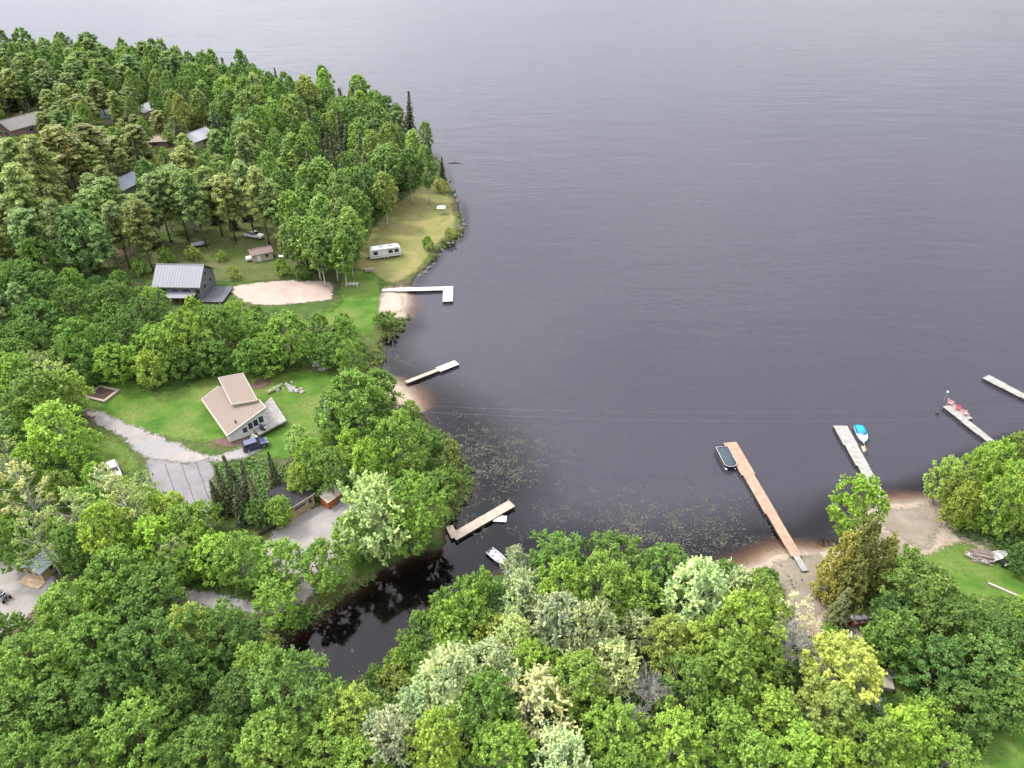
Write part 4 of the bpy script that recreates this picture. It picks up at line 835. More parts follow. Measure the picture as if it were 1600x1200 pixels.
def runabout(p, rz):
    r = empty('motorboat', p, rz, 'white motorboat with a teal cover moored at the pale dock', 'boat'); L, W = 5.0, 2.0; rings = hull_rings(L, W, .75, bow=.55)
    h = MB(); vs = [q for ri in rings for q in ri]; fs = [(i * 5 + k, (i + 1) * 5 + k, (i + 1) * 5 + k + 1, i * 5 + k + 1) for i in range(13) for k in range(4)] + [(0, 1, 2, 3, 4)]
    h.add(vs, fs); h.build('hull', M_WHITE, r, False)
    dk = MB(); tops = [(ri[0], ri[4]) for ri in rings[7:]]; n = len(tops); dk.add([t[0] for t in tops] + [t[1] for t in tops] + [(t[0][0], 0, t[0][2] + .12) for t in tops], [(i, i + 1, 2 * n + i + 1, 2 * n + i) for i in range(n - 1)] + [(2 * n + i, 2 * n + i + 1, n + i + 1, n + i) for i in range(n - 1)])
    dk.build('foredeck', M_WHITE, r)
    cv = [[(x, -W * .47, .80), (x, -W * .30, zc), (x, 0, zc + .1), (x, W * .30, zc), (x, W * .47, .80)] for x, zc in ((-L / 2 + .05, .85), (-L / 2 + .5, 1.15), (-.5, 1.25), (.2, 1.0))]
    MB().loft(cv).build('cover', M_TEAL, r, True)
    ws = MB(); ws.add([(.35, -.8, .85), (1.0, 0, .92), (.35, .8, .85), (.05, -.7, 1.3), (.5, 0, 1.36), (.05, .7, 1.3)], [(0, 1, 4, 3), (1, 2, 5, 4)]); ws.build('windshield', mat('tinted_glass', (.05, .22, .34), .1, .6), r)
    m_ = MB(); m_.box((-L / 2 - .22, 0, .7), (.4, .36, .6)); m_.box((-L / 2 - .25, 0, .1), (.18, .14, .8)); m_.build('outboard_motor', M_BLACK, r)
    for s in (-1, 1): MB().tube([(ri[0][0], s * ri[4][1], ri[0][2] + .02) for ri in rings], .035, 5).build('rub_rail', M_TEAL, r)
    return r
a, b = at(1338, 664, .5), at(1350, 694, .5); c = (a + b) / 2; runabout((c.x + .3, c.y, 0), ang(a, b)); mark('the teal boat', c)
c = at(1348, 704, .62); st = empty('dock_bench', (c.x, c.y, .62), ang(a, b), 'small tan wooden bench on the edge of the pale dock', 'bench')
[MB().box((x, 0, .2), (.08, .4, .4)).build('leg', M_TANW, st) for x in (-.6, .6)]; MB().box((0, 0, .43), (1.5, .48, .06)).build('seat', M_TANW, st); MB().box((0, .24, .68), (1.5, .05, .4)).build('backrest', M_TANW, st)

def lawn_chair(name, label, p, rz, m, s=1.0, group=None, z=0):
    r = empty(name, (p[0], p[1], p[2]), rz, label, 'chair', group); r.scale = (s, s, s)
    MB().add([(-.28, -.3, .36), (.28, -.3, .36), (.28, .25, .27), (-.28, .25, .27), (-.28, -.3, .41), (.28, -.3, .41), (.28, .25, .32), (-.28, .25, .32)], [(3, 2, 1, 0), (4, 5, 6, 7), (0, 1, 5, 4), (1, 2, 6, 5), (2, 3, 7, 6), (3, 0, 4, 7)]).build('seat', m, r)
    for k in range(5): MB().beam((-.22 + .11 * k, .22, .28), (-.26 + .13 * k, .55, 1.02 - .02 * abs(k - 2)), .095, .03).build('back_slat', m, r)
    for x in (-.36, .36):
        MB().box((x, -.05, .56), (.14, .78, .035)).build('armrest', m, r); MB().box((x, -.36, .27), (.06, .06, .54)).build('leg', m, r); MB().box((x, .28, .27), (.06, .06, .54)).build('leg', m, r)
    return r
for i, (px_, py_, lab, m_) in enumerate(((1484, 632, 'pale pink slatted chair nearest the end of the pale dock', M_PINK), (1496, 640, 'bright red slatted chair, middle one of the dock chairs', M_RED), (1507, 648, 'faded red slatted chair on the dock, nearest to shore', M_PINK))):
    c = at(px_, py_, .62); lawn_chair('dock_chair', lab, c, R(40 + 20 * i), m_, 1.25, 'chairs on the pale dock')
c = at(1474, 628, .62); lp = empty('dock_lamp', (c.x, c.y, .62), 0, 'thin pole with a pale lamp head at the end of the pale dock', 'lamp'); MB().tube([(0, 0, 0), (0, 0, 2.5)], .05, 6).build('pole', M_STEEL, lp); MB().box((0, 0, 2.62), (.34, .34, .3), 0, .7).build('lamp_head', M_WHITE, lp)
c = at(1464, 646, 0); by = empty('mooring_buoy', (c.x, c.y, 0), 0, 'small dark mooring buoy floating beside the dock with red chairs', 'buoy'); MB().tube([(0, 0, -.25), (0, 0, -.1), (0, 0, .25), (0, 0, .45)], [.1, .32, .32, .08], 10).build('float', M_BLACK, by); MB().tube([(0, 0, .45), (0, 0, .7)], .03, 5).build('eye', M_STEEL, by)

# ------------------------------------------------------------------ houses
def tri_prism(mb, x0, x1, y0, y1, z0, z1):      # gable volume, ridge along x
    ym = (y0 + y1) / 2; return mb.add([(x0, y0, z0), (x0, y1, z0), (x0, ym, z1), (x1, y0, z0), (x1, y1, z0), (x1, ym, z1)], [(0, 2, 1), (3, 4, 5), (0, 1, 4, 3), (0, 3, 5, 2), (1, 2, 5, 4)])
def window(par, c, w, h, nrm, trim=M_TRIM):
    """c: centre on the wall, nrm: (dx, dy) outward"""
    n = Vector((nrm[0], nrm[1], 0)).normalized(); t = Vector((-n.y, n.x, 0)); c = Vector(c)
    fr = MB()
    for s in (-1, 1):
        fr.beam(c + t * s * (w / 2 + .05) + n * .03 - Vector((0, 0, h / 2)), c + t * s * (w / 2 + .05) + n * .03 + Vector((0, 0, h / 2)), .1, .08)
        fr.beam(c - t * (w / 2 + .1) + n * .03 + Vector((0, 0, s * (h / 2 + .05))), c + t * (w / 2 + .1) + n * .03 + Vector((0, 0, s * (h / 2 + .05))), .08, .1)
    f_ = fr.build('window', trim, par); g = MB(); q = [c + n * .015 + t * (w / 2 * x) + Vector((0, 0, h / 2 * y)) for x, y in ((-1, -1), (1, -1), (1, 1), (-1, 1))]
    g.add(q, [(0, 1, 2, 3)]); g.build('pane', M_GLASS, f_); return f_
def gable_house(name, label, p, rz, L, W, hw, rise, wall, roof, over=.45, wins=(), chimney=None, ribs=0.0, cat='house', door=None, foundation=True):
    r = empty(name, p, rz, label, cat)
    w = MB(); w.box((0, 0, hw / 2 - .2), (L, W, hw + .4)); tri_prism(w, -L / 2 + .002, L / 2 - .002, -W / 2, W / 2, hw, hw + rise * (W / (W + 2 * over)) * .97); w.build('wall', wall, r)
    sl = rise / (W / 2 + over); zr = hw + rise; th = .16
    for s in (-1, 1):
        q = [(-L / 2 - over, 0, zr), (L / 2 + over, 0, zr), (L / 2 + over, s * (W / 2 + over), hw - .02), (-L / 2 - over, s * (W / 2 + over), hw - .02)]
        q = [(x, y, z + .12) for x, y, z in q]
        if s > 0: q = q[::-1]
        rf = MB().slab([Vector(v) for v in q][::-1], th).build('roof', roof, r)
        if ribs:
            rb_ = MB(); x = -L / 2 - over + .1
            while x < L / 2 + over: rb_.beam((x, 0, zr + .135), (x, s * (W / 2 + over), hw + .115), .045, .05); x += ribs
            rb_.build('seam', roof, rf, kind='stuff')
        MB().beam((-L / 2 - over, s * (W / 2 + over + .03), hw + .02), (L / 2 + over, s * (W / 2 + over + .03), hw + .02), .07, .2).build('fascia', M_TRIM, r)
    MB().beam((-L / 2 - over, 0, zr + .16), (L / 2 + over, 0, zr + .16), .3, .06).build('ridge_cap', roof, r)
    for (face, u, zc, ww, hh) in wins:
        if face == 'f': window(r, (u, -W / 2, zc), ww, hh, (0, -1))
        if face == 'r': window(r, (L / 2, u, zc), ww, hh, (1, 0))
        if face == 'l': window(r, (-L / 2, u, zc), ww, hh, (-1, 0))
        if face == 'b': window(r, (u, W / 2, zc), ww, hh, (0, 1))
    if door is not None:
        d = MB().box((door, -W / 2 - .03, 1.05), (1.0, .06, 2.1)).build('door', M_WHITE, r); MB().box((door + .38, -W / 2 - .09, 1.05), (.06, .06, .14)).build('handle', M_STEEL, d)
    if chimney: MB().box((chimney[0], chimney[1], zr + .3), (.7, .7, 1.8)).build('chimney', M_STONE, r)
    return r
# grey house: the eave line of its near slope is seen at y = 449, ridge at y = 412
g0, g1 = on(247, 470), on(318, 470); c = (g0 + g1) / 2; Lg = (g1 - g0).length
gh = gable_house('house', 'grey house with a ribbed metal roof beside the sand pad', (c.x, c.y + 5.0, gz(c.x, c.y) + .02), R(-1.5), Lg, 9.4, 3.9, 3.6, M_WALLG, M_ROOFG, .5,
    [('f', -3.6, 2.6, 1.6, 1.2), ('f', -.6, 2.6, 1.6, 1.2), ('f', 2.2, 2.6, 2.2, 1.3), ('f', 4.9, 2.6, 1.4, 1.3), ('r', -1.8, 2.5, 1.4, 1.3), ('r', 1.8, 2.5, 1.4, 1.3), ('r', 0, 5.2, 1.2, 1.0)], ribs=.75)
pr = MB().slab([(-2.6, -4.75, 2.5), (4.6, -4.75, 2.5), (4.6, -7.0, 1.95), (-2.6, -7.0, 1.95)][::-1], .12).build('porch_roof', M_ROOFG, gh)
for x in (-2.4, 1.0, 4.4): MB().box((x, -6.8, .95), (.12, .12, 1.9)).build('porch_post', M_ORANGE if x > 0 else M_TRIM, gh)
dk = MB().box((Lg / 2 + 2.9, -1.8, .28), (5.2, 8.2, .14)).build('deck', M_DECKG, gh)
bd = MB(); [bd.box((Lg / 2 + 2.9, -5.8 + .3 * k, .372), (5.2, .27, .04)) for k in range(27)]; bd.build('deck_board', M_DECKG, dk, kind='stuff')
MB().box((-Lg / 2 - .8, -5.6, .4), (.9, .9, .8)).build('air_unit', M_PALEB, gh)
mark('the grey house', c)
# small roofs deep in the wood
for lab, px_, py_, rz, L_, W_, hw, rise, wall, roof, wins, ch in (
    ('brown-walled house with pale grey gable roof and chimney at the left edge of the wood', 38, 206, 62, 16, 11, 3.2, 3.0, M_BROWNR, mat('weathered_roof', (.20, .188, .17), .85, .15, var=.1), [('l', -2, 1.6, 2.4, 1.6), ('l', 2, 1.6, 2.4, 1.6), ('f', 0, 1.6, 1.8, 1.2)], (2, .5)),
    ('pale teal cottage roof showing among the trees left of the white roof', 182, 190, 20, 9, 7, 2.8, 2.2, M_CREAM, mat('teal_roof', (.26, .34, .33), .6, .3), [('f', 0, 1.5, 1.6, 1.1)], None),
    ('white-roofed cottage deepest in the wood', 228, 182, 75, 9, 6.5, 2.8, 2.2, M_CREAM, mat('off_white_roof', (.44, .44, .43), .6, .3), [('l', 0, 1.5, 1.6, 1.1)], None),
    ('tan low-roofed cabin half hidden in the middle of the wood', 246, 228, 12, 9, 5.5, 2.4, 1.3, M_BROWNR, mat('tan_roof', (.30, .24, .18), .8, .2, var=.15), [('f', 0, 1.4, 1.8, 1.0)], None),
    ('light grey metal cottage roof beside the birches, right of the tan cabin', 310, 226, 68, 11, 8, 2.8, 2.4, M_CREAM, mat('light_roof', (.36, .365, .385), .5, .4, var=.06), [('l', 0, 1.5, 2.0, 1.1), ('f', 0, 1.5, 2.0, 1.1)], None),
    ('blue-grey roofed cottage among the pines', 198, 300, 74, 10, 7.5, 2.8, 2.4, M_WALLG, mat('blue_grey_roof', (.16, .175, .215), .6, .3, var=.08), [('l', 0, 1.5, 2.0, 1.1)], None)):
    c = on(px_, py_); gable_house('cottage', lab, (c.x, c.y, c.z + .02), R(rz), L_, W_, hw, rise, wall, roof, .4, wins, ch, ribs=0)
    mark({38: 'the chimney house', 182: 'the teal-roofed cottage', 228: 'the white-roofed cottage', 246: 'the tan cabin', 310: 'the light grey cottage', 198: 'the blue-grey cottage'}[px_], c)

# brown chalet: steep front slope, raised loft roof, white deck
g = on(370, 660); z0 = gz(g.x, g.y)
ch = empty('chalet', (g.x, g.y, z0), 0, 'brown-shingled chalet with a raised loft roof and white deck on the lawn', 'house')
O = Vector((g.x, g.y, z0))
def up(px_, py_, h): return at(px_, py_, z0 + h) - O
Ea, E0 = up(315, 624, 2.2), up(355, 681, 2.2); du = (E0 - Ea).normalized(); w_ = Vector((-du.y, du.x, 0)); E1 = up(416, 637, 5.1)
E1 = E0 + w_ * (E1 - E0).dot(w_) + Vector((0, 0, 2.9)); nrm_ = (E1 - E0).cross(Ea - E0).normalized()
def on_roof(px_, py_, lift):
    """the point seen at a pixel on the main slope, lifted towards the viewer"""
    a_, b_ = up(px_, py_, 0), up(px_, py_, 12); t = (E0 - a_).dot(nrm_) / (b_ - a_).dot(nrm_); P_ = a_.lerp(b_, t); return up(px_, py_, P_.z + lift)
Cm, Am = on_roof(404, 624, 0), on_roof(342, 603, 0); D_, C_ = on_roof(362, 632, .75), on_roof(402, 625, .65); A_ = up(341, 590, Am.z + 1.9); B_ = A_ + (C_ - D_)
RP = [E0, E1, Cm, Am, Ea]
MB().slab(RP, .18).build('roof', M_SHINB, ch)
for a_, b_ in ((Ea, E0), (E0, E1), (E1, Cm), (Am, Ea)): MB().beam(a_ - Vector((0, 0, .07)), b_ - Vector((0, 0, .07)), .2, .26).build('fascia', M_TRIM, ch)
rc = sum(RP, Vector()) / 5; WP = [P_ * .93 + rc * .07 for P_ in RP]; wl_ = MB()
wl_.add([Vector((P_.x, P_.y, -.2)) for P_ in WP] + [P_ - Vector((0, 0, .22)) for P_ in WP], [(k, (k + 1) % 5, (k + 1) % 5 + 5, k + 5) for k in range(5)] + [(4, 3, 2, 1, 0), (5, 6, 7, 8, 9)]); wl_.build('wall', M_WHITE, ch)
fn = (WP[1] - WP[0]).cross(Vector((0, 0, 1))).normalized()
for t, zz, ww, hh in ((.42, 1.6, .9, 1.2), (.57, 2.0, .9, 1.5), (.71, 2.2, .9, 1.5), (.86, 2.5, .9, 1.5)): P_ = WP[0].lerp(WP[1], t); window(ch, (P_.x, P_.y, zz), ww, hh, (fn.x, fn.y), M_WHITE)
lf = MB().slab([D_, C_, B_, A_], .2).build('loft_roof', M_SHINB, ch)
for a_, b_ in ((A_, D_), (D_, C_), (C_, B_), (B_, A_)): MB().beam(a_ - Vector((0, 0, .1)), b_ - Vector((0, 0, .1)), .14, .26).build('fascia', M_TRIM, lf)
ck = MB(); cen_ = (A_ + B_ + C_ + D_) / 4; q = [P_ * .93 + cen_ * .07 - Vector((0, 0, .24)) for P_ in (D_, C_, B_, A_)]
ck.add(q + [Vector((P_.x, P_.y, .02)) for P_ in q], [(0, 4, 5, 1), (1, 5, 6, 2), (2, 6, 7, 3), (3, 7, 4, 0), (4, 7, 6, 5)]); ck.build('loft_wall', M_CREAM, ch)
sk = E0.lerp(E1, .30) - du * 1.6; vent = MB(); vent.tube([sk + Vector((0, 0, -.1)), sk + Vector((0, 0, .7))], .14, 8); vent.build('vent_pipe', M_BLACK, ch)
# white deck
DK = [up(386, 664, 1.0), up(405, 679, 1.0), up(448, 657, 1.0), up(424, 620, 1.0), up(404, 640, 1.0)]
dkm = MB().slab(DK, .3).build('deck', M_PLANKG, ch); e_ = (DK[2] - DK[1]).normalized(); w_ = Vector((-e_.y, e_.x, 0)); bb = MB()
for k in range(60):
    s0 = DK[1] + w_ * (.16 * k + .1); hits = []
    for i in range(5):
        a_, b_ = DK[i] - s0, DK[(i + 1) % 5] - s0; da, db = a_.dot(w_), b_.dot(w_)
        if da * db < 0: t = da / (da - db); hits.append((a_ + (b_ - a_) * t).dot(e_))
    if len(hits) >= 2: bb.beam(s0 + e_ * min(hits) + Vector((0, 0, .02)), s0 + e_ * max(hits) + Vector((0, 0, .02)), .145, .03)
bb.build('deck_board', M_PLANKG, dkm, kind='stuff')
for P_ in DK[1:4]: MB().box((P_.x * .97 + cen_.x * .03, P_.y * .97 + cen_.y * .03, .35), (.14, .14, .9)).build('deck_post', M_POST, dkm)
sg = up(412, 678, 1.0); S0, S1 = up(397, 672, 1.0), up(404, 677, 1.0)
for k in range(4): MB().box((DK[1].x - 1.0 - .1 * k, DK[1].y + .1 - .38 * k, .72 - .24 * k), (1.5, .42, .08), R(-32)).build('stair_tread', M_PLANKW, dkm)
mark('the brown chalet', O)
c = up(411, 671, 1.05) + O; gr = empty('barbecue', (c.x, c.y, c.z), R(-30), 'dark barbecue grill on the chalet deck by the steps', 'barbecue')
MB().box((0, 0, .45), (1.0, .5, .9)).build('cart', M_BLACK, gr); MB().tube([(-.5, 0, .92), (.5, 0, .92)], .3, 10).build('lid', M_CANV, gr); MB().box((.75, 0, .85), (.45, .45, .05)).build('side_shelf', M_STEEL, gr)
patch('flower_bed', [(332, 688), (356, 684), (384, 666), (392, 676), (378, 696), (350, 698)], M_SOIL, .11, edge_w=.5)
patch('flower_bed', [(392, 602), (410, 592), (424, 596), (412, 606), (398, 608)], M_SOIL, .11, edge_w=.5)
patch('front_path', [(384, 700), (394, 680), (408, 680), (412, 690), (404, 704), (390, 712)], M_GRAVEL, .13, edge_w=.5)

# tan-walled garage at the gravel lot
a, b = on(457, 812), on(493, 789); c = (a + b) / 2; Lw = (b - a).length; rz = ang(a, b)
ga = empty('garage', (c.x, c.y, gz(c.x, c.y)), rz, 'tan-walled garage with a near-black roof at the gravel lot', 'garage'); Wg = 6.0
w = MB(); w.add([(-Lw / 2, 0, -.2), (Lw / 2, 0, -.2), (Lw / 2, Wg, -.2), (-Lw / 2, Wg, -.2), (-Lw / 2, 0, 2.7), (Lw / 2, 0, 2.7), (Lw / 2, Wg, 2.2), (-Lw / 2, Wg, 2.2)], [(0, 1, 5, 4), (1, 2, 6, 5), (2, 3, 7, 6), (3, 0, 4, 7), (4, 5, 6, 7)]); w.build('wall', M_TANW, ga)
MB().slab([(-Lw / 2 - .3, -.35, 2.95), (Lw / 2 + .3, -.35, 2.95), (Lw / 2 + .3, Wg + .4, 2.35), (-Lw / 2 - .3, Wg + .4, 2.35)], .16).build('roof', mat('tar_roof', (.035, .033, .036), .8, .2, var=.25), ga)
MB().beam((-Lw / 2 - .32, -.39, 2.86), (Lw / 2 + .32, -.39, 2.86), .07, .26).build('fascia', M_TRIM, ga)
window(ga, (-.7, 0, 1.75), 2.6, .45, (0, -1)); window(ga, (Lw / 2 - .8, 0, 1.6), .55, 1.0, (0, -1)); MB().box((-Lw / 2 + .4, -.03, 1.0), (.75, .05, 2.0)).build('door', M_GOLD, ga)
mark('the tan garage', c)
c = on(519, 785); sh2 = empty('shed', (c.x, c.y, c.z), R(52), 'small rust-orange shed with a pale sloped roof behind the gravel lot', 'shed')
MB().box((0, 0, .9), (3.0, 2.0, 2.2)).build('wall', M_ORANGE, sh2); MB().slab([(-1.7, -1.25, 1.9), (1.7, -1.25, 1.9), (1.7, 1.2, 2.6), (-1.7, 1.2, 2.6)], .1).build('roof', M_TRIM, sh2); MB().box((.4, -1.03, .9), (.8, .05, 1.8)).build('door', M_BROWNR, sh2)
a, b = on(405, 838), on(430, 825); c = (a + b) / 2; tw_ = empty('timber_wall', (c.x, c.y, c.z), ang(a, b), 'low dark timber retaining wall at the edge of the gravel lot', 'wall')
for k in range(3): MB().box((.05 * k, .03 * k, .14 + .27 * k), ((b - a).length, .26, .255)).build('timber', M_BEAM, tw_)
# cabin at the left gravel yard
c = on(66, 900); cb = gable_house('cabin', 'small tan log cabin with a pale metal roof at the left gravel yard', (c.x, c.y + 1.2, c.z), R(72), 3.6, 3.2, 2.0, 1.1, M_TANW, M_PALEB, .35, [('l', -.6, 1.25, .45, .6), ('l', .7, 1.25, .75, .8), ('f', 0, 1.2, .7, .6)], ribs=.5, cat='cabin')
MB().box((-2.6, 0, .12), (1.5, 4.0, .16)).build('porch_deck', M_TANW, cb); mark('the small log cabin', c)

# ------------------------------------------------------------------ vehicles
def wheel(par, x, y, r=.36, w=.24):
    t = MB().tube([(x, y - w / 2, r), (x, y + w / 2, r)], r, 14).build('wheel', M_RUBBER, par); MB().tube([(x, y - w / 2 - .012, r), (x, y + w / 2 + .012, r)], r * .6, 10).build('rim', M_STEEL, t)
def car(name, label, p, rz, paint, kind='suv', cat='car'):
    r = empty(name, p, rz, label, cat); L = 5.7 if kind == 'pickup' else 4.7; W = 1.9
    prof = {'suv': [(-2.3, .35), (-2.35, .8), (-2.25, 1.05), (.95, 1.1), (1.9, 1.0), (2.3, .85), (2.35, .4)], 'pickup': [(-2.85, .5), (-2.9, 1.15), (1.2, 1.2), (2.3, 1.12), (2.8, .95), (2.85, .45)]}[kind]
    def ring(y, k): return [(x * k, y, .35 + (z - .35) * (1 if k > .99 else .97)) for x, z in prof]
    MB().loft([ring(-W / 2, .97), ring(-W / 2 + .12, 1), ring(W / 2 - .12, 1), ring(W / 2, .97)]).build('body', paint, r)
    b0, b1, t0, t1 = ((-2.2, 1.05, -1.8, .35) if kind == 'suv' else (-.75, 1.25, -.5, .65)); zb, zt = (1.06, 1.68) if kind == 'suv' else (1.18, 1.85)
    gls = MB(); wb, wt = W / 2 - .06, W / 2 - .24; gls.add([(b0, -wb, zb), (b1, -wb, zb), (b1, wb, zb), (b0, wb, zb), (t0, -wt, zt), (t1, -wt, zt), (t1, wt, zt), (t0, wt, zt)], [(0, 1, 5, 4), (1, 2, 6, 5), (2, 3, 7, 6), (3, 0, 4, 7), (4, 5, 6, 7)])
    cabn = gls.build('cabin_glass', M_GLASS, r); MB().box(((t0 + t1) / 2, 0, zt + .03), (t1 - t0 + .1, 2 * wt + .08, .07)).build('roof', paint, r, bevel=.02)
    for s in (-1, 1):
        for xb, xt in ((b0, t0), (b1, t1), ((b0 + b1) / 2, (t0 + t1) / 2)): MB().beam((xb, s * (wb + .005), zb), (xt, s * (wt + .005), zt), .07, .05).build('pillar', paint, cabn)
        for x in (-L * .30, L * .31): wheel(r, x, s * (W / 2 - .1), .36 if kind == 'suv' else .4)
        MB().box((L / 2 - .06, s * .65, .78), (.1, .36, .16)).build('headlight', M_WHITE, r); MB().box((-L / 2 + .05, s * .75, .9), (.08, .2, .26)).build('taillight', M_RED, r)
    if kind == 'pickup':
        MB().box((-1.85, 0, 1.185), (1.85, 1.5, .06)).build('bed_cover', M_BLACK, r)
    return r
a, b = on(383, 704), on(416, 695); c = (a + b) / 2; car('car', 'navy blue SUV parked on the drive below the chalet', (c.x, c.y, gz(c.x, c.y) + .14), ang(a, b), M_NAVY); mark('the navy SUV', c)
a, b = on(384, 369), on(412, 374); c = (a + b) / 2; car('pickup_truck', 'white pickup truck with dark bed parked at the edge of the pine stand', (c.x, c.y, gz(c.x, c.y) + .06), ang(a, b), M_WHITEP, 'pickup', 'truck'); mark('the white pickup', c)
c = on(180, 740); car('car', 'white car half hidden in the thicket left of the road', (c.x, c.y, gz(c.x, c.y) + .02), R(-55), M_WHITEP)
def quad_bike(p, rz):
    r = empty('quad_bike', p, rz, 'black quad bike on the gravel at the left edge', 'quad bike')
    for x in (-.6, .6):
        for y in (-.42, .42): wheel(r, x, y, .29, .26)
    MB().box((0, 0, .55), (1.5, .42, .28), 0, .8).build('body', M_DARKP, r); MB().box((-.15, 0, .78), (.75, .34, .16), 0, .85).build('seat', M_BLACK, r)
    for x in (-.75, .72):
        k = MB(); [k.box((x, y, .86), (.55, .04, .04)) for y in (-.3, -.1, .1, .3)]; [k.box((x + d, 0, .865), (.04, .7, .042)) for d in (-.26, .26)]; k.build('rack', M_BLACK, r)
        for y in (-.42, .42): MB().box((x * .85, y, .66), (.62, .34, .07)).build('fender', M_DARKP, r)
    MB().tube([(.28, -.38, 1.08), (.38, 0, 1.02), (.28, .38, 1.08)], .028, 6).build('handlebar', M_STEEL, r); MB().tube([(.38, 0, .7), (.38, 0, 1.02)], .04, 6).build('steering_column', M_BLACK, r)
    r.scale = (1.2, 1.2, 1.2)
c = on(6, 936); quad_bike((c.x, c.y, gz(c.x, c.y) + .09), R(-25))
def trailer(p, rz, L=9.0):
    r = empty('camper_trailer', p, rz, 'long white camper trailer parked on the dry grass near the point', 'trailer'); W, z0_, H_t = 2.5, .55, 2.7
    prof = [(-L / 2, z0_), (-L / 2 - .05, z0_ + 1.2), (-L / 2 + .35, z0_ + H_t - .35), (-L / 2 + .8, z0_ + H_t), (L / 2 - .9, z0_ + H_t), (L / 2 - .3, z0_ + H_t - .45), (L / 2, z0_ + 1.2), (L / 2 - .25, z0_)]
    MB().loft([[(x, y, z) for x, z in prof] for y in (-W / 2, W / 2)]).build('body', M_WHITE, r, bevel=.08)
    for x, w_ in ((-2.9, 1.0), (1.3, 1.1), (3.0, 1.0)): window(r, (x, -W / 2, z0_ + 1.6), w_, .75, (0, -1), M_BLACK)
    d = MB().box((-.6, -W / 2 - .02, z0_ + 1.15), (.75, .05, 1.95)).build('door', M_WHITE, r); MB().box((-.35, -W / 2 - .06, z0_ + 1.0), (.1, .05, .16)).build('handle', M_STEEL, d)
    for x in (-1.0, 1.6): MB().box((x, 0, z0_ + H_t + .14), (.95, .75, .28), 0, .85).build('roof_unit', M_PALEB, r)
    MB().beam((-L / 2 + .6, -W / 2 - .06, z0_ + 2.45), (L / 2 - 1, -W / 2 - .06, z0_ + 2.45), .12, .14).build('awning', M_PALEB, r)
    MB().beam((-L / 2 + .1, -W / 2 - .012, z0_ + .55), (L / 2 - .2, -W / 2 - .012, z0_ + .55), .02, .16).build('stripe', M_WALLG, r)
    for s in (-1, 1):
        for x in (-.55, .35): wheel(r, x, s * (W / 2 - .16), .36, .22)
    h = MB(); h.beam((-L / 2 + .1, -.5, .5), (-L / 2 - 1.2, 0, .45), .08, .1); h.beam((-L / 2 + .1, .5, .5), (-L / 2 - 1.2, 0, .45), .08, .1); h.tube([(-L / 2 - 1.1, 0, .02), (-L / 2 - 1.1, 0, .6)], .05, 6); h.build('hitch', M_BLACK, r)
a, b = on(578, 407), on(626, 401); c = (a + b) / 2; trailer((c.x, c.y + 1, gz(c.x, c.y) + .05), ang(a, b), (b - a).length * 1.02); mark('the camper trailer', c)
c = on(407, 407); cs = gable_house('shed', 'cream shed with a dull brown roof beside the white pickup', (c.x, c.y + 1.5, c.z + .03), R(28), 5.6, 3.4, 2.1, .9, M_CREAM, M_BROWNR, .3, [('f', 1.2, 1.2, .8, .7)], cat='shed', door=-1.0)
c = on(391, 408); tk = empty('storage_tank', (c.x, c.y, c.z + .04), R(25), 'squat white storage tank at the end of the cream shed', 'tank'); MB().tube([(-1.0, 0, .85), (-.85, 0, .85), (.85, 0, .85), (1.0, 0, .85)], [.35, .68, .68, .35], 14).build('vessel', M_WHITE, tk, False); [MB().box((x, 0, .2), (.15, 1.0, .4)).build('cradle', M_BLACK, tk) for x in (-.6, .6)]
c = on(440, 404); tk = empty('propane_tank', (c.x, c.y, c.z + .04), 0, 'small white gas tank on the grass right of the cream shed', 'tank'); MB().tube([(-.7, 0, .6), (-.6, 0, .6), (.6, 0, .6), (.7, 0, .6)], [.15, .36, .36, .15], 12).build('vessel', M_WHITE, tk); [MB().box((x, 0, .13), (.1, .6, .26)).build('cradle', M_BLACK, tk) for x in (-.4, .4)]
a, b = on(303, 387), on(321, 384); c = (a + b) / 2
bt = rowboat('boat', 'small white boat on a trailer under the pines behind the grey house', (c.x, c.y, c.z + .62), ang(a, b), 4.2, 1.6, M_PALEB, 'boat')
tf = MB(); tf.beam((-2.2, 0, -.3), (3.0, 0, -.3), .1, .1); [tf.beam((x, -.8, -.3), (x, .8, -.3), .08, .08) for x in (-1.2, .6)]; tf.tube([(2.9, 0, -.6), (2.9, 0, -.3)], .04, 5); tf.build('trailer_frame', M_BLACK, bt)
for s in (-1, 1): MB().tube([(-.8, s * .9 - .09, -.33), (-.8, s * .9 + .09, -.33)], .28, 10).build('trailer_wheel', M_RUBBER, bt)

# ------------------------------------------------------------------ small things on the lawns and shore
for i, lab in enumerate(('leftmost of three white slatted chairs on the beach lawn', 'middle one of three white slatted chairs on the beach lawn', 'rightmost of three white slatted chairs on the beach lawn')):
    c = on(544 + 6.2 * i, 447); lawn_chair('lawn_chair', lab, (c.x, c.y, gz(c.x, c.y) + .06), R(180), M_WHITE, 1.35, 'white chairs on the beach lawn')
c = on(577, 424); pt = empty('picnic_table', (c.x, c.y, gz(c.x, c.y) + .06), R(8), 'pale weathered picnic table between the trailer and the lawn', 'table')
MB().box((0, 0, .74), (2.2, .8, .05)).build('tabletop', M_PLANKG, pt); [MB().box((0, s * .75, .44), (2.2, .28, .05)).build('bench', M_PLANKG, pt) for s in (-1, 1)]
for x in (-.8, .8): k = MB(); k.beam((x, -.7, 0), (x, -.2, .72), .06, .1); k.beam((x, .7, 0), (x, .2, .72), .06, .1); k.beam((x, -.85, .38), (x, .85, .38), .05, .1); k.build('leg_frame', M_PLANKG, pt)
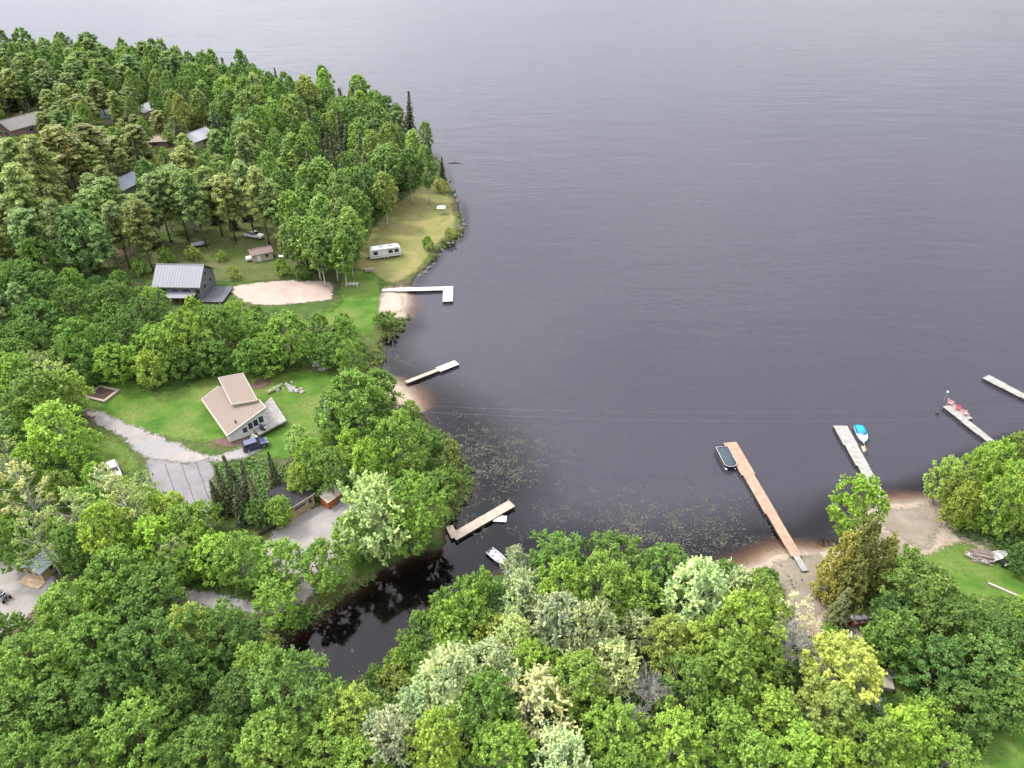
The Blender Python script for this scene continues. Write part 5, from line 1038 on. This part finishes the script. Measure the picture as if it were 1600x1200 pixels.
c = on(690, 334); ub = empty('parasol', (c.x, c.y, gz(c.x, c.y) + .05), 0, 'white square parasol on the grassy point by the shore', 'parasol'); MB().tube([(0, 0, 0), (0, 0, 2.5)], .05, 6).build('pole', M_STEEL, ub)
cv = MB(); cv.add([(-1.3, -1.1, 2.15), (1.3, -1.1, 2.15), (1.3, 1.1, 2.15), (-1.3, 1.1, 2.15), (0, 0, 2.75), (0, 0, 2.65)], [(0, 1, 4), (1, 2, 4), (2, 3, 4), (3, 0, 4), (1, 0, 5), (2, 1, 5), (3, 2, 5), (0, 3, 5)]); cv.build('canopy', M_WHITE, ub); MB().box((0, 0, .06), (.7, .7, .12)).build('base', M_CONC, ub)
mark('the white parasol', c)
c = on(525, 514); bo = rowboat('rowboat', 'pale rowboat pulled up on the grass at the edge of the tree belt', (c.x, c.y, gz(c.x, c.y) + .18), R(35), 3.6, 1.5, M_TRIM)
def rock(name, label, p, s, m, seed, group=None):
    rg = np.random.default_rng(seed); V, F = [], []; n, k = 8, 5
    for i in range(k + 1):
        ph = math.pi * i / k
        for j in range(n):
            th = 2 * math.pi * j / n + .3 * i; r_ = s * (1 + .22 * math.sin(3 * th + seed) * math.sin(ph) + rg.normal(0, .09)); V.append((r_ * math.sin(ph) * math.cos(th), r_ * math.sin(ph) * math.sin(th) * .8, r_ * math.cos(ph) * .62))
    for i in range(k):
        for j in range(n): F.append((i * n + j, (i + 1) * n + j, (i + 1) * n + (j + 1) % n, i * n + (j + 1) % n))
    mb = MB(); mb.add(V, F); o = mb.build(name, m); o.location = (p[0], p[1], p[2] + s * .25); o.rotation_euler = (0, 0, rg.uniform(0, 6)); return prop(o, label, 'rock', group)
def rocks(pts, smin, smax, m, label, group, seed):
    rg = np.random.default_rng(seed)
    for i, (px_, py_) in enumerate(pts):
        c = at(px_, py_, 0); c.z = gz(c.x, c.y); rock('boulder', label, (c.x, c.y, max(c.z, -.25)), rg.uniform(smin, smax), m, seed * 100 + i, group)
rg_ = np.random.default_rng(3)
tipline = [(724, 345), (723, 358), (722, 369), (716, 374), (708, 378), (700, 381), (692, 390), (686, 398), (678, 410), (671, 419), (664, 425), (656, 430), (717, 316), (721, 330), (708, 300), (701, 286), (712, 308), (726, 352), (704, 377), (720, 372)]
tipline = [(701, 286), (708, 300), (712, 308), (717, 316), (721, 330), (724, 345), (726, 352), (723, 358), (722, 369), (716, 374), (708, 378), (700, 381), (692, 390), (686, 398), (678, 410), (671, 419), (664, 425), (656, 430)]
NTH = ['first', 'second', 'third', 'fourth', 'fifth', 'sixth', 'seventh', 'eighth', 'ninth', 'tenth', 'eleventh', 'twelfth', 'thirteenth', 'fourteenth', 'fifteenth', 'sixteenth', 'seventeenth', 'eighteenth']
for i, (x, y) in enumerate(tipline): rocks([(x + rg_.normal(0, 1), y + rg_.normal(0, 1))], .3, .8, M_STONE, f'grey-brown boulder on the shore of the grassy point, {NTH[i]} from the wood', 'boulders along the point', 40 + i)
rocks([(455 + rg_.normal(0, 7), 612 + rg_.normal(0, 4)) for _ in range(13)] + [(470 + rg_.normal(0, 5), 614 + rg_.normal(0, 3)) for _ in range(5)], .35, .7, M_STONEL, 'pale stone in the rock heap on the lawn right of the chalet', 'stones heaped on the chalet lawn', 6)
rocks([(497 + rg_.normal(0, 7), 578 + rg_.normal(0, 3)) for _ in range(9)], .4, .8, M_STONEL, 'pale stone in the heap under the tree belt behind the chalet', 'stones under the tree belt', 8)
rocks([(1240 + rg_.normal(0, 16), 905 + rg_.normal(0, 12)) for _ in range(7)], .15, .32, M_STONE, 'small grey stone lying on the beach by the long brown dock', 'stones on the beach', 9)
c = on(160, 617); rb_ = empty('raised_bed', (c.x, c.y, c.z + .04), R(-18), 'raised garden bed with timber edging and dark soil at the left of the lawn', 'garden bed')
for (x, y, lx, ly) in ((0, -1.9, 5.2, .5), (0, 1.9, 5.2, .5), (-2.35, 0, .5, 3.3), (2.35, 0, .5, 3.3)): MB().box((x, y, .2), (lx, ly, .45)).build('edging', M_PLANKT, rb_)
sl2 = MB(); [sl2.box((0, -1.5 + .43 * k, .22), (4.15, .36, .2), 0, .9) for k in range(8)]; sl2.build('soil', mat('dark_soil', (.10, .065, .055), .95, .1, var=.25), rb_)
c = on(430, 610); kb = rowboat('kayak', 'yellow-green kayak lying on the lawn right of the chalet', (c.x, c.y, gz(c.x, c.y) + .2), R(48), 4.0, .8, mat('lime_plastic', (.50, .60, .22), .4, .4), 'kayak')
c = on(700, 255); c.z = 0; lg = MB().tube([(-2.6, 0, .05), (0, .1, .14), (2.6, -.1, .02)], [.16, .2, .1], 8).build('driftwood_log', M_BEAM); lg.location = (c.x + 2.6, c.y, 0); prop(lg, 'dark driftwood log floating off the wooded point', 'log')
# right-hand yard
c = on(1344, 975); rk = empty('canoe_rack', (c.x, c.y, c.z + .05), R(6), 'wooden boat rack under the trees on the right lawn', 'rack')
for x in (-1.0, 1.0): [MB().box((x, y, .55), (.1, .1, 1.1)).build('post', M_POST, rk) for y in (-.6, .6)]; MB().box((x, 0, .5), (.08, 1.5, .1)).build('crossbar', M_POST, rk); MB().box((x, 0, 1.12), (.08, 1.5, .1)).build('crossbar', M_POST, rk)
rowboat('canoe', 'red canoe on the lower bar of the boat rack', (c.x - .1, c.y - .2, c.z + .66), R(8), 3.4, .85, M_RED, 'canoe'); rowboat('canoe', 'pale canoe on the top bar of the boat rack', (c.x, c.y + .1, c.z + 1.28), R(4), 3.8, .9, M_WHITE, 'canoe')
c = on(1322, 996); lawn_chair('lawn_chair', 'white chair standing alone on the grass near the boat rack', (c.x, c.y, c.z + .05), R(160), M_WHITE, 1.4)
c = on(1386, 1058); rowboat('rowboat', 'grey-white rowboat on the grass in front of the dark trees', (c.x, c.y, c.z + .2), R(30), 3.6, 1.4, M_STEEL)
c = on(1384, 1072); bx = empty('storage_box', (c.x, c.y, c.z + .05), R(-12), 'pale storage box on the grass beside the grey-white rowboat', 'box'); MB().box((0, 0, .4), (1.3, 1.7, .8)).build('body', M_CONC, bx, bevel=.03); MB().box((0, 0, .84), (1.4, 1.8, .08)).build('lid', M_TRIM, bx)
a, b = on(1366, 1096), on(1404, 1128); c = (a + b) / 2; wk = empty('boardwalk', (c.x, c.y, c.z + .06), ang(a, b), 'weathered grey boardwalk among the trees at the lower right', 'boardwalk'); Lb = (b - a).length
n = int(Lb / .2); 
for s in (-1, 1): MB().beam((-Lb / 2, s * .7, .12), (Lb / 2, s * .7, .12), .1, .16).build('joist', M_BEAM, wk)
for k in range(n): MB().box((-Lb / 2 + Lb * (k + .5) / n, 0, .225), (Lb / n - .025, 1.9, .04)).build('plank', M_PLANKG if k % 3 else M_CONC, wk)
c = on(1533, 872); wp = empty('wood_pile', (c.x, c.y, c.z + .02), R(-20), 'heap of brown cut logs by the right lawn', 'wood pile')
for i in range(16):
    lv = 0 if i < 7 else (1 if i < 12 else 2); k = i - (0, 7, 12)[lv]; y = (k - (3, 2, 1.5)[lv]) * .42; MB().tube([(-1.4 + rg_.normal(0, .2), y, .2 + lv * .36), (1.4 + rg_.normal(0, .2), y + rg_.normal(0, .08), .2 + lv * .36)], .19, 7).build('log', M_BROWNR if i % 2 else M_POST, wp)
c = on(1556, 872); rowboat('rowboat', 'white rowboat lying at the edge of the right lawn', (c.x, c.y, c.z + .22), R(18), 4.2, 1.6, M_WHITE); c = on(1528, 868); rowboat('kayak', 'cream kayak on the grass beside the log heap', (c.x - 1.0, c.y - 1, c.z + .2), R(-40), 3.4, .8, M_CREAM, 'kayak')
c = on(1566, 884); gr = empty('barbecue', (c.x, c.y, c.z + .02), R(20), 'black barrel barbecue beside the white rowboat on the right lawn', 'barbecue'); MB().tube([(-.6, 0, .85), (.6, 0, .85)], .38, 12).build('barrel', M_BLACK, gr); [MB().box((x, y, .3), (.07, .07, .6)).build('leg', M_BLACK, gr) for x in (-.45, .45) for y in (-.25, .25)]; MB().box((0, -.5, .85), (1.1, .3, .05)).build('shelf', M_TRIM, gr)
a, b = on(1564, 922), on(1625, 948); c = (a + b) / 2; tb = empty('garden_edging', (c.x, c.y, c.z + .08), ang(a, b), 'pale timber edging beam at the right edge of the lawn', 'edging')
[MB().box((-3.3 + 2.22 * k, 0, .14), (2.2, .32, .28)).build('timber', M_TRIM, tb) for k in range(4)]
mark('the right lawn', on(1520, 890)); mark('the boat rack', on(1344, 975)); mark('the grey boardwalk', on(1385, 1110)); mark('the creek', on(560, 990)); mark('the gravel lane', on(330, 940)); mark('the fork of the drive', on(280, 740)); mark('the raised garden bed', on(160, 617))
mark('the lower left corner', on(60, 1180)); mark('the lower right corner', on(1580, 1180)); mark('the bottom middle', on(820, 1190)); mark('the sand pad', on(440, 457)); mark('the left edge', on(10, 520)); mark('the wooded tip', on(690, 262)); mark('the long dock beach', on(1240, 910))
mark('the far shore bend', on(330, 140)); mark('the left thicket', on(80, 780)); mark('the middle of the wood', on(430, 230)); mark('the front of the wood', on(500, 400))

# ------------------------------------------------------------------ utility poles and the two wires over the bay
def pole(p, label):
    r = empty('utility_pole', (p.x, p.y, gz(p.x, p.y)), 0, label, 'utility pole'); MB().tube([(0, 0, -.5), (0, 0, 11)], [.17, .11], 8).build('mast', M_BARKG, r)
    MB().beam((0, -.9, 10.2), (0, .9, 10.2), .12, .14).build('crossarm', M_POST, r)
    for y in (-.8, .8): MB().tube([(0, y, 10.27), (0, y, 10.45)], .07, 6).build('insulator', M_WHITE, r)
    MB().tube([(.3, 0, 8.6), (.3, 0, 9.5)], .25, 10).build('transformer', M_PALEB, r); return r
p0 = on(522, 698); pole(p0, 'pale wooden utility pole among the trees right of the chalet'); mark('the utility pole', p0)
p1 = at(1780, 700, 0); p1.z = gz(p1.x, p1.y); pole(p1, 'utility pole on the far right shore past the last dock')
for s, lab in ((-.8, 'thin power line over the bay, nearer one'), (.8, 'thin power line over the bay, farther one')):
    a, b = Vector((p0.x, p0.y + s, gz(p0.x, p0.y) + 10.45)), Vector((p1.x, p1.y + s * 2.2, gz(p1.x, p1.y) + 10.45)); pts = []
    for k in range(41):
        t = k / 40; q = a.lerp(b, t); q.z -= 3.2 * 4 * t * (1 - t); pts.append(q - a)
    o = MB().tube(pts, .012, 4).build('power_line', mat('old_wire', (.20, .20, .21), .6, .3)); o.location = a; prop(o, lab, 'power line', 'power lines')

# ------------------------------------------------------------------ descriptions of the trees: kind, look and which one by the nearest landmark
LOOK = {'maple': 'rounded leafy tree', 'lime': 'young leafy tree', 'poplar': 'silvery grey-green poplar', 'birch': 'slender pale-trunked birch', 'ash': 'sparse tree with grey branches', 'shrub': 'low bush',
        'pine': 'olive-green pine', 'spruce': 'dark pointed spruce', 'cedar': 'dense dark cedar', 'bare': 'leafless grey tree'}
TONEW = {'deep': 'deep green', 'mid': 'mid-green', 'bright': 'bright green', 'olive': 'olive-tinted', 'gold': 'yellow-tinged', 'pale': 'pale', 'blue': 'blue-green'}
CATW = {'shrub': 'shrub'}
ORD = ['', 'second ', 'third ', 'fourth ', 'fifth ', 'sixth ', 'seventh ', 'eighth ', 'ninth ', 'tenth ', 'eleventh ', 'twelfth ']
buck = {}
for t in TREES:
    P = Vector((t['x'], t['y'], 0)); nm, q = min(LANDMARK, key=lambda m: (m[1] - P).length); d = P - q
    rel = ('right of' if d.x > 0 else 'left of') if abs(d.x) > abs(d.y) else ('behind' if d.y > 0 else 'in front of')
    if nm.startswith(('the lower', 'the middle', 'the left edge', 'the bottom', 'the wooded tip', 'the far shore', 'the front', 'the left thicket', 'the long dock beach')): rel = 'by'
    t['lm'] = (d.length, nm, rel); buck.setdefault((t['kind'], t['tone'] if t['kind'] not in ('bare', 'poplar', 'spruce', 'cedar', 'ash') else '', nm, rel), []).append(t)
for (kind, tone, nm, rel), L_ in buck.items():
    L_.sort(key=lambda t: t['lm'][0])
    for i, t in enumerate(L_):
        look = (TONEW[tone] + ' ' if tone and kind not in ('pine',) else '') + LOOK[kind]
        if kind == 'pine' and tone in ('bright', 'olive', 'deep'): look = {'bright': 'lighter ', 'olive': 'brownish ', 'deep': 'darker '}[tone] + LOOK[kind]
        lab = f'{look} {rel} {nm}' if len(L_) == 1 else f'{look} {rel} {nm}, {ORD[i] if i < 12 else str(i + 1) + {1: "st ", 2: "nd ", 3: "rd "}.get((i + 1) % 10 if i > 18 else 0, "th ")}nearest'
        prop(t['o'], lab, CATW.get(kind, 'tree'), {'shrub': 'bushes', 'birch': 'birch trees', 'pine': 'pine trees', 'spruce': 'spruce trees', 'poplar': 'silver poplars', 'cedar': 'cedars', 'bare': 'leafless trees'}.get(kind, 'leafy trees'))
